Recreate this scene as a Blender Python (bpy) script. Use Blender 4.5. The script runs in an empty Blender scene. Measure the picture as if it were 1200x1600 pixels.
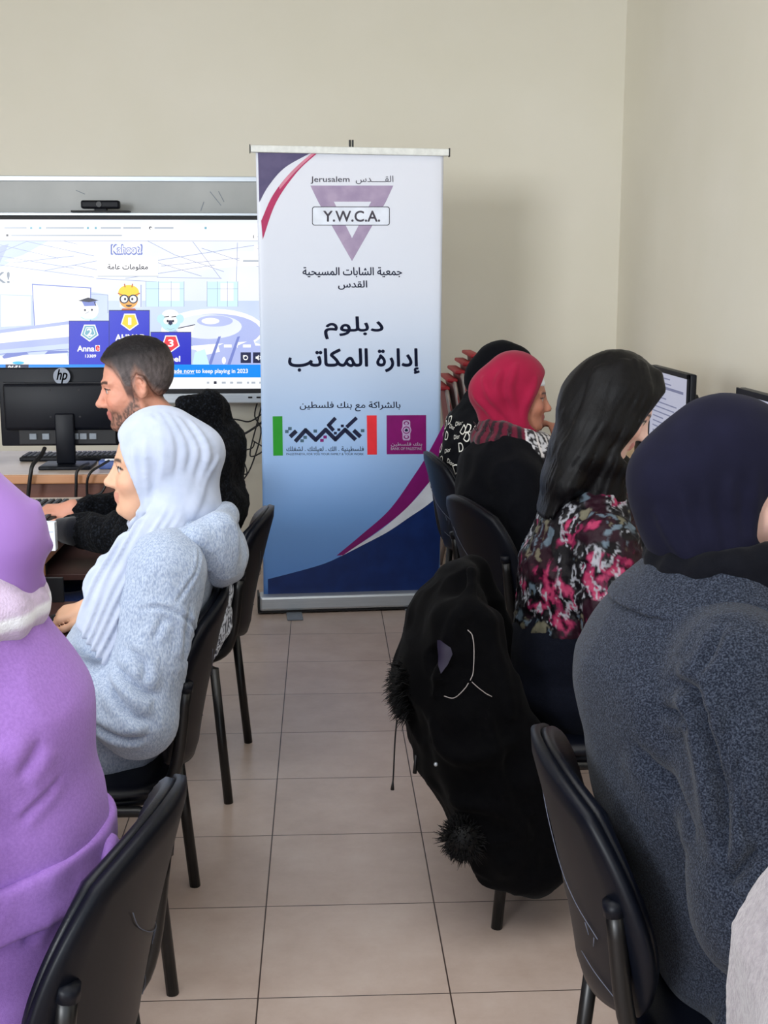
import bpy, bmesh, math, random
import numpy as np
from mathutils import Vector, Matrix, Euler
from mathutils.geometry import delaunay_2d_cdt

scene = bpy.context.scene
COL = scene.collection
PI = math.pi
Q = 1.0                      # mesh cell scale of the sculpted figures

# ------------------------------------------------------------------ camera, light, exposure
FPX, CAM_H = 2000.0, 1.49
PITCH, YAW = 0.18079, 0.048164
cam_data = bpy.data.cameras.new('camera')
cam = bpy.data.objects.new('camera', cam_data)
COL.objects.link(cam)
cam.location = (0, 0, CAM_H)
cam.rotation_euler = (PI / 2 - PITCH, 0, -YAW)
cam_data.sensor_fit = 'VERTICAL'
cam_data.sensor_height = 24.0
cam_data.lens = FPX * 24.0 / 1600.0
cam_data.clip_start = 0.05
scene.camera = cam

world = bpy.data.worlds.new('world')
scene.world = world
world.use_nodes = True
wb = world.node_tree.nodes['Background']
wb.inputs[0].default_value = (0.80, 0.90, 1.0, 1)
wb.inputs[1].default_value = 1.95

def area_light(name, loc, target, sx, sy, power, color):
    l = bpy.data.lights.new(name, 'AREA')
    l.shape = 'RECTANGLE'; l.size = sx; l.size_y = sy
    l.energy = power; l.color = color
    o = bpy.data.objects.new(name, l)
    COL.objects.link(o)
    o.location = loc
    d = Vector(target) - Vector(loc)
    o.rotation_euler = d.to_track_quat('-Z', 'Y').to_euler()
    return o
area_light('window_light', (-6.4, -7.5, 2.9), (0.2, 5.0, 1.0), 2.9, 2.3, 720, (0.95, 0.975, 1.0))
area_light('window_light_front', (-4.6, 2.2, 2.0), (0.0, 3.2, 0.7), 2.6, 1.4, 60, (0.86, 0.93, 1.0))
area_light('overhead_fill', (-.6, 1.2, 3.2), (-.6, 1.2, 0), 2.4, 3.2, 60, (0.96, 0.98, 1.0))  # unseen overhead fill, added to brighten the near floor and walls
scene.view_settings.view_transform = 'Standard'
scene.view_settings.look = 'None'
scene.view_settings.gamma = 1.0
scene.view_settings.use_curve_mapping = False
scene.view_settings.exposure = 0.12
scene.cycles.use_denoising = True

# ------------------------------------------------------------------ photo geometry -> room positions
_th, _ps = PITCH, YAW
_R = np.array([math.cos(_ps), -math.sin(_ps), 0])
_F = np.array([math.sin(_ps) * math.cos(_th), math.cos(_ps) * math.cos(_th), -math.sin(_th)])
_U = np.cross(_R, _F)
_O = np.array([0, 0, CAM_H])
def _ray(x, y): return _F + _R * (x - 600) / FPX - _U * (y - 800) / FPX
def atY(x, y, Y):
    d = _ray(x, y); return _O + d * (Y / d[1])
def atZ(x, y, Z=0.0):
    d = _ray(x, y); return _O + d * ((Z - CAM_H) / d[2])
def atX(x, y, X):
    d = _ray(x, y); return _O + d * (X / d[0])
def onplane(x, y, p0, n):
    d = _ray(x, y); n = np.array(n, float); return _O + d * (((np.array(p0) - _O) @ n) / (d @ n))

# ------------------------------------------------------------------ materials
def lin(c):
    out = []
    for v in c[:3]:
        v = v / 255.0
        out.append(v / 12.92 if v <= 0.04045 else ((v + 0.055) / 1.055) ** 2.4)
    return (*out, 1.0)

def new_mat(name):
    m = bpy.data.materials.new(name)
    m.use_nodes = True
    nt = m.node_tree
    return m, nt, nt.nodes['Principled BSDF']

def N(nt, kind, **kw):
    n = nt.nodes.new(kind)
    for k, v in kw.items():
        if k.startswith('i_'):
            key = k[2:]
            n.inputs[int(key) if key.isdigit() else key].default_value = v
        else:
            setattr(n, k, v)
    return n

def coords(nt, scale=(1, 1, 1), rot=(0, 0, 0)):
    tc = N(nt, 'ShaderNodeTexCoord'); mp = N(nt, 'ShaderNodeMapping')
    mp.inputs['Scale'].default_value = scale; mp.inputs['Rotation'].default_value = rot
    nt.links.new(tc.outputs['Object'], mp.inputs['Vector'])
    return mp.outputs['Vector']

def ramp(nt, fac, stops, interp='LINEAR'):
    r = N(nt, 'ShaderNodeValToRGB')
    r.color_ramp.interpolation = interp
    els = r.color_ramp.elements
    while len(els) < len(stops): els.new(0.5)
    for e, (p, c) in zip(els, stops):
        e.position = p; e.color = lin(c)
    nt.links.new(fac, r.inputs['Fac'])
    return r.outputs['Color']

def mat(name, c, rough=0.5, metal=0.0, spec=0.5, c2=None, nscale=40, detail=4, stretch=(1, 1, 1), bump=0.0, bscale=None, sheen=0.0, lo=0.35, hi=0.65, coat=0.0):
    m, nt, b = new_mat(name)
    b.inputs['Roughness'].default_value = rough
    b.inputs['Metallic'].default_value = metal
    b.inputs['Specular IOR Level'].default_value = spec
    b.inputs['Base Color'].default_value = lin(c)
    if sheen:
        b.inputs['Sheen Weight'].default_value = sheen
        b.inputs['Sheen Roughness'].default_value = 0.5
    if coat: b.inputs['Coat Weight'].default_value = coat
    if c2 is None: c2 = tuple(min(255, v * 1.06 + 1) for v in c)
    vec = coords(nt, stretch)
    n = N(nt, 'ShaderNodeTexNoise', i_Scale=nscale, i_Detail=detail)
    nt.links.new(vec, n.inputs['Vector'])
    nt.links.new(ramp(nt, n.outputs['Fac'], [(lo, c), (hi, c2)]), b.inputs['Base Color'])
    if bump:
        n2 = N(nt, 'ShaderNodeTexNoise', i_Scale=bscale or nscale, i_Detail=3)
        nt.links.new(vec, n2.inputs['Vector'])
        bp = N(nt, 'ShaderNodeBump', i_Strength=bump, i_Distance=0.004)
        nt.links.new(n2.outputs['Fac'], bp.inputs['Height'])
        nt.links.new(bp.outputs['Normal'], b.inputs['Normal'])
    return m

def emit(name, c, s=1.0, c2=None, nscale=3.0):
    m, nt, b = new_mat(name)
    b.inputs['Base Color'].default_value = (0, 0, 0, 1)
    b.inputs['Roughness'].default_value = 0.25
    b.inputs['Emission Color'].default_value = lin(c)
    b.inputs['Emission Strength'].default_value = s
    if c2:
        n = N(nt, 'ShaderNodeTexNoise', i_Scale=nscale, i_Detail=2)
        nt.links.new(coords(nt), n.inputs['Vector'])
        nt.links.new(ramp(nt, n.outputs['Fac'], [(0.35, c), (0.65, c2)]), b.inputs['Emission Color'])
    return m

# ------------------------------------------------------------------ scene tree helpers
def tag(o, label=None, cat=None, group=None, kind=None):
    if label: o['label'] = label
    if cat: o['category'] = cat
    if group: o['group'] = group
    if kind: o['kind'] = kind
    return o

def thing(name, label, cat, loc=(0, 0, 0), rotz=0.0, group=None):
    o = bpy.data.objects.new(name, None)
    o.empty_display_size = 0.05
    COL.objects.link(o)
    o.location = loc; o.rotation_euler = (0, 0, rotz)
    return tag(o, label, cat, group)

def raw_mesh(name, V, F, mi=None, smooth=True):
    me = bpy.data.meshes.new(name)
    me.from_pydata([tuple(map(float, v)) for v in V], [], F)
    if mi is not None: me.polygons.foreach_set('material_index', np.array(mi, np.int32))
    me.polygons.foreach_set('use_smooth', np.full(len(me.polygons), smooth))
    me.update()
    return me

def link(name, me, mats, parent=None, loc=None, label=None):
    o = bpy.data.objects.new(name, me)
    for m in (mats if isinstance(mats, (list, tuple)) else [mats]): me.materials.append(m)
    COL.objects.link(o)
    if parent is not None: o.parent = parent
    if loc is not None: o.location = loc
    if label: o['label'] = label
    return o

def copy_tree(o, parent=None):
    c = o.copy(); COL.objects.link(c)
    if parent is not None: c.parent = parent
    for ch in list(o.children): copy_tree(ch, c)
    return c

def catmull(pts, n=6):
    P = [np.array(p, float) for p in pts]
    if len(P) < 3: return P
    P = [2 * P[0] - P[1]] + P + [2 * P[-1] - P[-2]]
    out = []
    for i in range(1, len(P) - 2):
        a, b, c, d = P[i - 1:i + 3]
        for t in np.linspace(0, 1, n, endpoint=False):
            out.append(0.5 * (2 * b + (c - a) * t + (2 * a - 5 * b + 4 * c - d) * t * t + (3 * b - a - 3 * c + d) * t ** 3))
    out.append(P[-2])
    return out

class MB:
    """collects shapes that become ONE mesh"""
    def __init__(s): s.v, s.f, s.m, s.mi = [], [], [], 0
    def add(s, V, F):
        o = len(s.v)
        s.v.extend([tuple(map(float, p)) for p in V])
        s.f.extend([tuple(i + o for i in f) for f in F]); s.m.extend([s.mi] * len(F))
        return s
    def box(s, c, size, bev=0.0, rot=None, seg=2):
        bm = bmesh.new()
        bmesh.ops.create_cube(bm, size=1.0)
        bmesh.ops.scale(bm, vec=Vector(size), verts=bm.verts)
        if bev > 0:
            bmesh.ops.bevel(bm, geom=list(bm.edges), offset=min(bev, min(size) * 0.49), segments=seg, profile=0.5, affect='EDGES')
        M = Matrix.Translation(Vector(c))
        if rot is not None: M = M @ Euler(rot).to_matrix().to_4x4()
        bmesh.ops.transform(bm, matrix=M, verts=bm.verts)
        bm.verts.index_update()
        s.add([v.co for v in bm.verts], [tuple(v.index for v in f.verts) for f in bm.faces])
        bm.free(); return s
    def box2(s, a, b, bev=0.0): return s.box([(p + q) / 2 for p, q in zip(a, b)], [abs(q - p) for p, q in zip(a, b)], bev)
    def tube(s, pts, r, n=10, smooth=0, flat=1.0):
        P = catmull(pts, smooth) if smooth else [np.array(p, float) for p in pts]
        m = len(P)
        rr = r if hasattr(r, '__len__') else [r] * m
        if len(rr) != m: rr = np.interp(np.linspace(0, 1, m), np.linspace(0, 1, len(rr)), rr)
        V, F = [], []
        t0 = P[1] - P[0]; t0 /= np.linalg.norm(t0) + 1e-9
        up = np.array([0, 0, 1.0]) if abs(t0[2]) < 0.9 else np.array([0, 1.0, 0])
        nrm = np.cross(t0, up); nrm /= np.linalg.norm(nrm)
        for i in range(m):
            t = P[min(i + 1, m - 1)] - P[max(i - 1, 0)]
            t /= np.linalg.norm(t) + 1e-9
            nrm = nrm - t * (nrm @ t); nrm /= np.linalg.norm(nrm) + 1e-9
            b = np.cross(t, nrm)
            for k in range(n):
                a = 2 * PI * k / n
                V.append(P[i] + rr[i] * (math.cos(a) * nrm + flat * math.sin(a) * b))
        for i in range(m - 1):
            for k in range(n):
                k2 = (k + 1) % n
                F.append((i * n + k, i * n + k2, (i + 1) * n + k2, (i + 1) * n + k))
        F.append(tuple(range(n - 1, -1, -1))); F.append(tuple((m - 1) * n + k for k in range(n)))
        return s.add(V, F)
    def lathe(s, prof, c=(0, 0, 0), n=24, axis='z'):
        V, F = [], []
        for r, z in prof:
            for k in range(n):
                a = 2 * PI * k / n
                p = (r * math.cos(a), r * math.sin(a), z)
                if axis == 'y': p = (p[0], z, p[1])
                if axis == 'x': p = (z, p[0], p[1])
                V.append((p[0] + c[0], p[1] + c[1], p[2] + c[2]))
        for i in range(len(prof) - 1):
            for k in range(n):
                k2 = (k + 1) % n
                F.append((i * n + k, i * n + k2, (i + 1) * n + k2, (i + 1) * n + k))
        F.append(tuple(range(n - 1, -1, -1))); F.append(tuple((len(prof) - 1) * n + k for k in range(n)))
        return s.add(V, F)
    def poly(s, pts): return s.add(pts, [tuple(range(len(pts)))])
    def build(s, name, mats, parent=None, smooth=False, label=None, loc=None, auto=None):
        me = raw_mesh(name, s.v, s.f, s.m, smooth)
        if auto is not None:
            me.polygons.foreach_set('use_smooth', np.full(len(me.polygons), True))
            me.set_sharp_from_angle(angle=math.radians(auto))
        return link(name, me, mats, parent, loc, label)

def squircle(u, v):
    return u * math.sqrt(max(0, 1 - v * v / 2)), v * math.sqrt(max(0, 1 - u * u / 2))

def pad(mb, surf, front, back, n=16, rnd=0.45):
    """closed rounded slab: surf(a,b)->(point, normal) with a,b in the rounded square, front/back(rr) give half thickness, rr in 0..1 from centre to rim"""
    V, F = [], []
    def ring(fn, sgn):
        idx = {}
        for i in range(n + 1):
            for j in range(n + 1):
                u, v = -1 + 2 * i / n, -1 + 2 * j / n
                su, sv = squircle(u, v)
                a, b = u * (1 - rnd) + su * rnd, v * (1 - rnd) + sv * rnd
                rr = max(abs(u), abs(v))
                p, nn = surf(a, b)
                V.append(np.array(p) + np.array(nn) * (sgn * fn(rr)))
                idx[i, j] = len(V) - 1
        return idx
    A, B = ring(front, 1), ring(back, -1)
    for i in range(n):
        for j in range(n):
            F.append((A[i, j], A[i + 1, j], A[i + 1, j + 1], A[i, j + 1]))
            F.append((B[i, j], B[i, j + 1], B[i + 1, j + 1], B[i + 1, j]))
    rim = [(i, 0) for i in range(n)] + [(n, j) for j in range(n)] + [(i, n) for i in range(n, 0, -1)] + [(0, j) for j in range(n, 0, -1)]
    for k in range(len(rim)):
        p, q = rim[k], rim[(k + 1) % len(rim)]
        F.append((A[q], A[p], B[p], B[q]))
    mb.add(V, F)

# ------------------------------------------------------------------ lettering
_AR = {'ا': 0xFE8D, 'ب': 0xFE8F, 'ة': 0xFE93, 'ت': 0xFE95, 'ج': 0xFE9D, 'ح': 0xFEA1, 'د': 0xFEA9, 'ر': 0xFEAD, 'س': 0xFEB1, 'ش': 0xFEB5, 'ط': 0xFEC1,
       'ع': 0xFEC9, 'غ': 0xFECD, 'ف': 0xFED1, 'ق': 0xFED5, 'ك': 0xFED9, 'ل': 0xFEDD, 'م': 0xFEE1, 'ن': 0xFEE5, 'و': 0xFEED, 'ي': 0xFEF1, 'إ': 0xFE87}
_NOJOIN = set('اةدروإ')
def arabic(s):
    out = []
    for i, ch in enumerate(s):
        if ch not in _AR: out.append(ch); continue
        pv, nx = (s[i - 1] if i else ' '), (s[i + 1] if i + 1 < len(s) else ' ')
        jp = (pv in _AR and pv not in _NOJOIN) or pv == 'ـ'
        jn = ch not in _NOJOIN and (nx in _AR or nx == 'ـ')
        out.append(chr(_AR[ch] + (3 if jp and jn else 2 if jn else 1 if jp else 0)))
    return ''.join(reversed(out))

def text_geo(s, bold=0.0, shear=0.0):
    """outline letters filled by winding number, so overlapping strokes stay solid"""
    c = bpy.data.curves.new('t', 'FONT'); c.body = s; c.shear = shear
    o = bpy.data.objects.new('t', c); COL.objects.link(o)
    dg = bpy.context.evaluated_depsgraph_get()
    cu = o.evaluated_get(dg).to_curve(dg)
    polys = []
    for sp_ in cu.splines:
        P = []
        if sp_.type == 'BEZIER':
            bp_ = sp_.bezier_points; n = len(bp_)
            for i in range(n):
                p, q = bp_[i], bp_[(i + 1) % n]
                p0, p1, p2, p3 = [np.array(v[:2]) for v in (p.co, p.handle_right, q.handle_left, q.co)]
                straight = abs(np.cross(p1 - p0, p3 - p0)) + abs(np.cross(p2 - p0, p3 - p0)) < 1e-7
                for t in ([0.0] if straight else np.linspace(0, 1, 5)[:-1]):
                    P.append((1 - t) ** 3 * p0 + 3 * (1 - t) ** 2 * t * p1 + 3 * (1 - t) * t * t * p2 + t ** 3 * p3)
        else: P = [np.array(p.co[:2]) for p in sp_.points]
        if len(P) < 3: continue
        P = np.array(P); x, y = P.T; polys.append((P, .5 * float(np.sum(x * np.roll(y, -1) - np.roll(x, -1) * y))))
    o.to_curve_clear(); bpy.data.objects.remove(o); bpy.data.curves.remove(c)
    if not polys: return np.zeros((0, 3)), []
    V2, E2 = [], []
    for P, ar in polys:
        k = len(V2); n = len(P); V2 += [Vector((float(q[0]), float(q[1]))) for q in P]; E2 += [(k + i, k + (i + 1) % n) for i in range(n)]
    vo, eo, fo, _a, _b, _c = delaunay_2d_cdt(V2, E2, [], 0, 1e-6)
    vo = np.array([v[:2] for v in vo]); T = np.array([f for f in fo if len(f) == 3], int); c3 = vo[T].mean(1)
    A0 = np.concatenate([P for P, ar in polys]); A1 = np.concatenate([np.roll(P, -1, 0) for P, ar in polys])
    up = (A0[None, :, 1] <= c3[:, None, 1]) & (A1[None, :, 1] > c3[:, None, 1]); dn = (A0[None, :, 1] > c3[:, None, 1]) & (A1[None, :, 1] <= c3[:, None, 1])
    left = (A1[None, :, 0] - A0[None, :, 0]) * (c3[:, None, 1] - A0[None, :, 1]) - (c3[:, None, 0] - A0[None, :, 0]) * (A1[None, :, 1] - A0[None, :, 1])
    wn = (up & (left > 0)).sum(1) - (dn & (left < 0)).sum(1)
    return np.c_[vo, np.zeros(len(vo))], [tuple(map(int, t)) for t in T[wn != 0]]

def text_fit(mb, s, fn, x0, x1, y0, y1, bold=0.0, shear=0.0, keep=False):
    """letters stretched into the box x0..x1 (left..right), y0..y1 (top..bottom) of a flat picture; fn maps picture coordinates to a point"""
    V, F = text_geo(s, 0.0, shear)
    if not len(V): return
    a, b = V.min(0), V.max(0)
    sx = (x1 - x0) / (b[0] - a[0]); sy = (y1 - y0) / (b[1] - a[1])
    k = min(abs(sx), abs(sy)) * bold
    for dx, dy in [(0, 0)] + ([(math.cos(q), math.sin(q)) for q in np.linspace(0, 2 * PI, 8, endpoint=False)] if bold > .003 else []):
        mb.add([fn(x0 + (v[0] - a[0]) * sx + dx * k, y1 - (v[1] - a[1]) * sy + dy * k) for v in V], F)

# ------------------------------------------------------------------ shared materials
M = {}
M['wall'] = mat('wall_paint', (226, 221, 205), 0.85, spec=0.2, c2=(230, 225, 211), nscale=1.3, bump=0.03, bscale=90)
M['ceiling'] = mat('ceiling_paint', (225, 224, 218), 0.9, spec=0.2)
M['skirting'] = mat('skirting_tile', (190, 176, 160), 0.4, c2=(200, 186, 170), nscale=6)
M['black_plastic'] = mat('black_plastic', (8, 11, 20), 0.42, spec=0.2, nscale=30, bump=0.04, bscale=600)
M['black_leather'] = mat('black_leatherette', (7, 10, 20), 0.36, spec=0.28, nscale=20, bump=0.10, bscale=420)
M['black_metal'] = mat('black_steel', (9, 9, 11), 0.38, spec=0.5)
M['scuff'] = mat('scuff_mark', (92, 96, 110), 0.8, spec=0.2)
M['alu'] = mat('brushed_aluminium', (188, 196, 204), 0.38, 0.55, c2=(198, 205, 212), nscale=8, stretch=(1, 1, 30))
M['white_metal'] = mat('white_enamel', (222, 224, 220), 0.4)
M['dark'] = mat('dark_gap', (14, 15, 20), 0.6)
M['cable'] = mat('black_cable', (14, 14, 18), 0.5)
M['white_plastic'] = mat('white_plastic', (225, 230, 238), 0.45)
M['grey_plastic'] = mat('grey_plastic', (120, 128, 138), 0.5)
M['paper'] = mat('white_paper', (226, 232, 242), 0.8, spec=0.2)
M['blue_ink'] = mat('blue_print', (120, 150, 200), 0.8)
M['laminate'] = mat('pale_laminate', (206, 190, 178), 0.35, c2=(214, 199, 188), nscale=3, stretch=(1, 8, 1))
M['oak'] = mat('light_wood_laminate', (200, 160, 118), 0.4, c2=(216, 180, 140), nscale=5, stretch=(9, 1, 9), detail=6)
M['oak_edge'] = mat('wood_edge_band', (176, 122, 84), 0.45, c2=(190, 138, 98), nscale=6, stretch=(1, 8, 1), detail=6)
M['brown'] = mat('brown_wood_panel', (110, 70, 58), 0.5, c2=(126, 82, 68), nscale=4, stretch=(2, 2, 12), detail=6)
M['dark_brown'] = mat('dark_wood_panel', (62, 38, 36), 0.5, c2=(74, 46, 42), nscale=4, stretch=(2, 2, 12), detail=6)
M['key'] = mat('black_keycaps', (26, 28, 34), 0.5)
M['key_light'] = mat('key_legends', (150, 158, 172), 0.6)
M['whiteboard'] = mat('worn_grey_whiteboard', (168, 171, 170), 0.45, c2=(186, 188, 187), nscale=2.2, detail=6)

def floor_mat():
    m, nt, b = new_mat('floor_tiles')
    tc = N(nt, 'ShaderNodeTexCoord'); mp = N(nt, 'ShaderNodeMapping')
    mp.inputs['Location'].default_value = (0.146 + 0.406 * 20, -2.474 + 0.4 * 30, 0)
    nt.links.new(tc.outputs['Object'], mp.inputs['Vector'])
    def brick(mortar, smooth):
        br = N(nt, 'ShaderNodeTexBrick', offset=0.0, squash=1.0)
        br.inputs['Scale'].default_value = 1.0
        br.inputs['Brick Width'].default_value = 0.406
        br.inputs['Row Height'].default_value = 0.40
        br.inputs['Mortar Size'].default_value = mortar
        br.inputs['Mortar Smooth'].default_value = smooth
        br.inputs['Bias'].default_value = 0
        nt.links.new(mp.outputs['Vector'], br.inputs['Vector'])
        return br
    br = brick(0.0016, 0.1)
    br.inputs['Color1'].default_value = (0.30, 0.30, 0.30, 1); br.inputs['Color2'].default_value = (0.70, 0.70, 0.70, 1)
    n1 = N(nt, 'ShaderNodeTexNoise', i_Scale=5.0, i_Detail=8, i_Roughness=0.7)
    nt.links.new(tc.outputs['Object'], n1.inputs['Vector'])
    base = ramp(nt, n1.outputs['Fac'], [(0.30, (178, 158, 146)), (0.52, (190, 171, 160)), (0.72, (199, 182, 172))])
    mixv = N(nt, 'ShaderNodeMix', data_type='RGBA', blend_type='OVERLAY'); mixv.inputs[0].default_value = 0.10
    nt.links.new(base, mixv.inputs[6]); nt.links.new(br.outputs['Color'], mixv.inputs[7])
    mixm = N(nt, 'ShaderNodeMix', data_type='RGBA'); mixm.inputs[7].default_value = lin((62, 48, 42))
    nt.links.new(br.outputs['Fac'], mixm.inputs[0]); nt.links.new(mixv.outputs[2], mixm.inputs[6])
    nt.links.new(mixm.outputs[2], b.inputs['Base Color'])
    b.inputs['Roughness'].default_value = 0.34
    b.inputs['Specular IOR Level'].default_value = 0.45
    bp = N(nt, 'ShaderNodeBump', i_Strength=0.5, i_Distance=0.002, invert=True)
    br2 = brick(0.0022, 0.6)
    nt.links.new(br2.outputs['Fac'], bp.inputs['Height'])
    nt.links.new(bp.outputs['Normal'], b.inputs['Normal'])
    return m
M['floor'] = floor_mat()

# ------------------------------------------------------------------ the room
BACK, RIGHT, LEFT, REAR, TOP = 6.95, 1.60, -5.0, -2.6, 3.25
def struct(name, a, b, m):
    o = MB().box2(a, b).build(name, m); tag(o, kind='structure'); return o
struct('floor', (LEFT - .1, REAR, -.1), (RIGHT + .1, BACK + .1, 0), M['floor'])
struct('wall_back', (LEFT - .1, BACK, 0), (RIGHT + .1, BACK + .1, TOP), M['wall'])
struct('wall_right', (RIGHT, REAR, 0), (RIGHT + .1, BACK, TOP), M['wall'])
struct('wall_left', (LEFT - .1, REAR, 0), (LEFT, BACK, TOP), M['wall'])
struct('ceiling', (LEFT - .1, REAR, TOP), (RIGHT + .1, BACK + .1, TOP + .1), M['ceiling'])
struct('baseboard_back', (LEFT, BACK - .012, 0), (RIGHT, BACK, .07), M['skirting'])
struct('baseboard_right', (RIGHT - .012, REAR, 0), (RIGHT, BACK - .012, .07), M['skirting'])

# ------------------------------------------------------------------ wall board, interactive panel, camera
wbd = thing('whiteboard', 'worn grey wall board with thin metal frame, behind the lit screen', 'whiteboard', (-1.6, BACK, 0.9))
def P_(mb, name, m, root, **k):
    """build a mesh given in room coordinates as a part of root (an unrotated thing)"""
    l = root.location
    mb.v = [(p[0] - l[0], p[1] - l[1], p[2] - l[2]) for p in mb.v]
    return mb.build(name, m, root, **k)
P_(MB().box2((-3.2, BACK - .018, .95), (.02, BACK - .001, 1.99)), 'board_surface', M['whiteboard'], wbd)
fr = MB()
for a, b in (((-3.22, BACK - .026, 1.985), (.04, BACK - .001, 2.012)), ((-3.22, BACK - .026, .93), (.04, BACK - .001, .955)), ((.015, BACK - .026, .93), (.04, BACK - .001, 2.012)), ((-3.22, BACK - .026, .93), (-3.195, BACK - .001, 2.012))):
    fr.box2(a, b, .003)
P_(fr, 'frame', M['alu'], wbd)
for x, z, w, a in ((-.55, 1.90, .09, .9), (-.52, 1.91, .06, 1.1), (-.62, 1.86, .05, -1.2), (-1.25, 1.93, .05, .4), (-1.9, 1.9, .08, .6)):
    P_(MB().box((x, BACK - .0185, z), (w, .001, .004), rot=(0, a, 0)), 'pen_mark', M['grey_plastic'], wbd)

SY = 6.80                                                            # plane of the lit picture
SX0, SX1, SZ0, SZ1 = -1.80, -.245, .915, 1.785
pnl = thing('interactive_panel', 'large wall screen showing a bright quiz game in a browser', 'screen', (-1.0, BACK, .85))
P_(MB().box2((SX0 - .03, SY + .012, SZ0 - .03), (SX1 + .03, BACK - .027, SZ1 + .03), .01), 'housing', M['black_plastic'], pnl)
bz = MB()
for a, b in (((SX0 - .03, SY - .012, SZ1), (SX1 + .03, SY + .012, SZ1 + .018)), ((SX0 - .03, SY - .012, SZ0 - .022), (SX1 + .03, SY + .012, SZ0)), ((SX0 - .03, SY - .012, SZ0), (SX0, SY + .012, SZ1)), ((SX1, SY - .012, SZ0), (SX1 + .03, SY + .012, SZ1))):
    bz.box2(a, b, .002)
P_(bz, 'bezel', M['dark'], pnl)
P_(MB().box2((SX0 - .035, SY - .014, SZ1 + .0185), (SX1 + .035, SY + .03, SZ1 + .036), .004), 'top_rail', M['alu'], pnl)
lr = P_(MB().box2((SX0 - .035, SY - .03, SZ0 - .075), (SX1 + .035, SY + .03, SZ0 - .023), .006), 'bottom_rail', M['alu'], pnl)
for k, px in enumerate((391, 404, 412)):
    p = atY(px, 621, SY - .031)
    pt = MB().box((p[0], SY - .031, p[2]), (.022, .004, .009), .001)
    l = pnl.location; pt.v = [(q[0] - l[0], q[1] - l[1], q[2] - l[2]) for q in pt.v]
    pt.build('port', M['dark'], lr)
P_(MB().box2((SX0, SY + .002, SZ0), (SX1, SY + .012, SZ1)), 'screen_backing', M['dark'], pnl)

# the picture on the screen: flat shapes in its own plane
S = {k: emit('screen_' + k, c, 1.0, c2) for k, c, c2 in (
    ('page', (226, 234, 252), (240, 244, 255)), ('white', (255, 255, 255), None), ('line', (150, 158, 196), None), ('pale', (208, 222, 250), (196, 210, 244)), ('cyan', (208, 242, 246), None),
    ('lilac', (186, 196, 240), (170, 182, 236)), ('deep', (120, 134, 205), None), ('royal', (48, 56, 206), (40, 46, 196)), ('navy', (26, 28, 70), None), ('bar', (0, 140, 244), None), ('ink', (40, 40, 60), None),
    ('grey', (176, 184, 196), None), ('teal', (120, 176, 196), None), ('yellow', (250, 216, 50), None), ('red', (236, 62, 72), None), ('skin', (250, 176, 84), None), ('orange', (196, 96, 40), None), ('ice', (190, 232, 242), None), ('sky', (70, 190, 240), None))}
SK = list(S)
pic = MB(); _lay = [0]
def sp(px, py):
    p = atY(px, py, SY); return (p[0], SY - .0004 * _lay[0], p[2])
def sc_(cx, cy): return sp(cx / 2.857, 260 + cy / 2.857)
def L(c):
    pic.mi = SK.index(c); _lay[0] += 0.25
def clampx(pts): return [(min(max(p[0], SX0), SX1), p[1], min(max(p[2], SZ0), SZ1)) for p in pts]
def shp(c, *pts): L(c); pic.poly(clampx([sc_(*p) for p in pts]))
def rect(c, x0, y0, x1, y1): shp(c, (x0, y0), (x1, y0), (x1, y1), (x0, y1))
def stroke(c, w, *pts):
    L(c)
    for (x0, y0), (x1, y1) in zip(pts, pts[1:]):
        d = math.hypot(x1 - x0, y1 - y0) or 1; nx, ny = -(y1 - y0) / d * w / 2, (x1 - x0) / d * w / 2
        pic.poly(clampx([sc_(x0 + nx, y0 + ny), sc_(x1 + nx, y1 + ny), sc_(x1 - nx, y1 - ny), sc_(x0 - nx, y0 - ny)]))
def oval(c, cx, cy, rx, ry, n=28, a0=0, a1=360):
    shp(c, *[(cx + rx * math.cos(math.radians(a0 + (a1 - a0) * k / n)), cy + ry * math.sin(math.radians(a0 + (a1 - a0) * k / n))) for k in range(n if a1 - a0 == 360 else n + 1)])
def stext(c, s, x0, y0, x1, y1, bold=0.0, shear=0.0):
    L(c); text_fit(pic, s, sc_, x0, x1, y0, y1, bold, shear)
XL, XR = -430, 1240
L('page'); pic.poly([(SX0, SY, SZ0), (SX1, SY, SZ0), (SX1, SY, SZ1), (SX0, SY, SZ1)])
rect('pale', XL, 600, XR, 885)
shp('pale', (XL, 330), (220, 330), (60, 420), (XL, 520)); shp('lilac', (XL, 400), (40, 345), (0, 430), (XL, 500))
shp('white', (20, 420), (330, 335), (520, 335), (60, 432)); shp('white', (700, 430), (1000, 380), (1240, 380), (1240, 430), (820, 470))
rect('white', XL, 255, XR, 331)
stroke('line', 2.0, (XL, 332), (XR, 332))
for a, b in (((0, 385), (120, 335)), ((0, 350), (260, 410)), ((0, 400), (330, 455)), ((120, 335), (420, 400)), ((285, 333), (345, 347)), ((0, 440), (420, 495)), ((60, 430), (330, 400)), ((200, 465), (470, 415)), ((330, 440), (520, 480)), ((660, 333), (780, 395)), ((860, 335), (985, 500)), ((700, 420), (1150, 350)), ((720, 445), (1160, 400)), ((780, 395), (1000, 470)), ((1060, 340), (1055, 520)), ((560, 500), (960, 440)), ((430, 500), (700, 515)), ((700, 495), (990, 500)), ((900, 365), (1160, 450)), ((640, 410), (900, 490))):
    stroke('line', 2.2, a, b)
for x0, x1 in ((20, 120), (205, 375), (450, 540), (550, 630), (690, 775)): rect('grey', x0, 271, x1, 279)
for x in (140, 180, 393, 428, 918): rect('teal', x - 5, 270, x + 5, 281)
oval('ink', 672, 275, 7, 7); oval('white', 674, 277, 4, 4)
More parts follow.
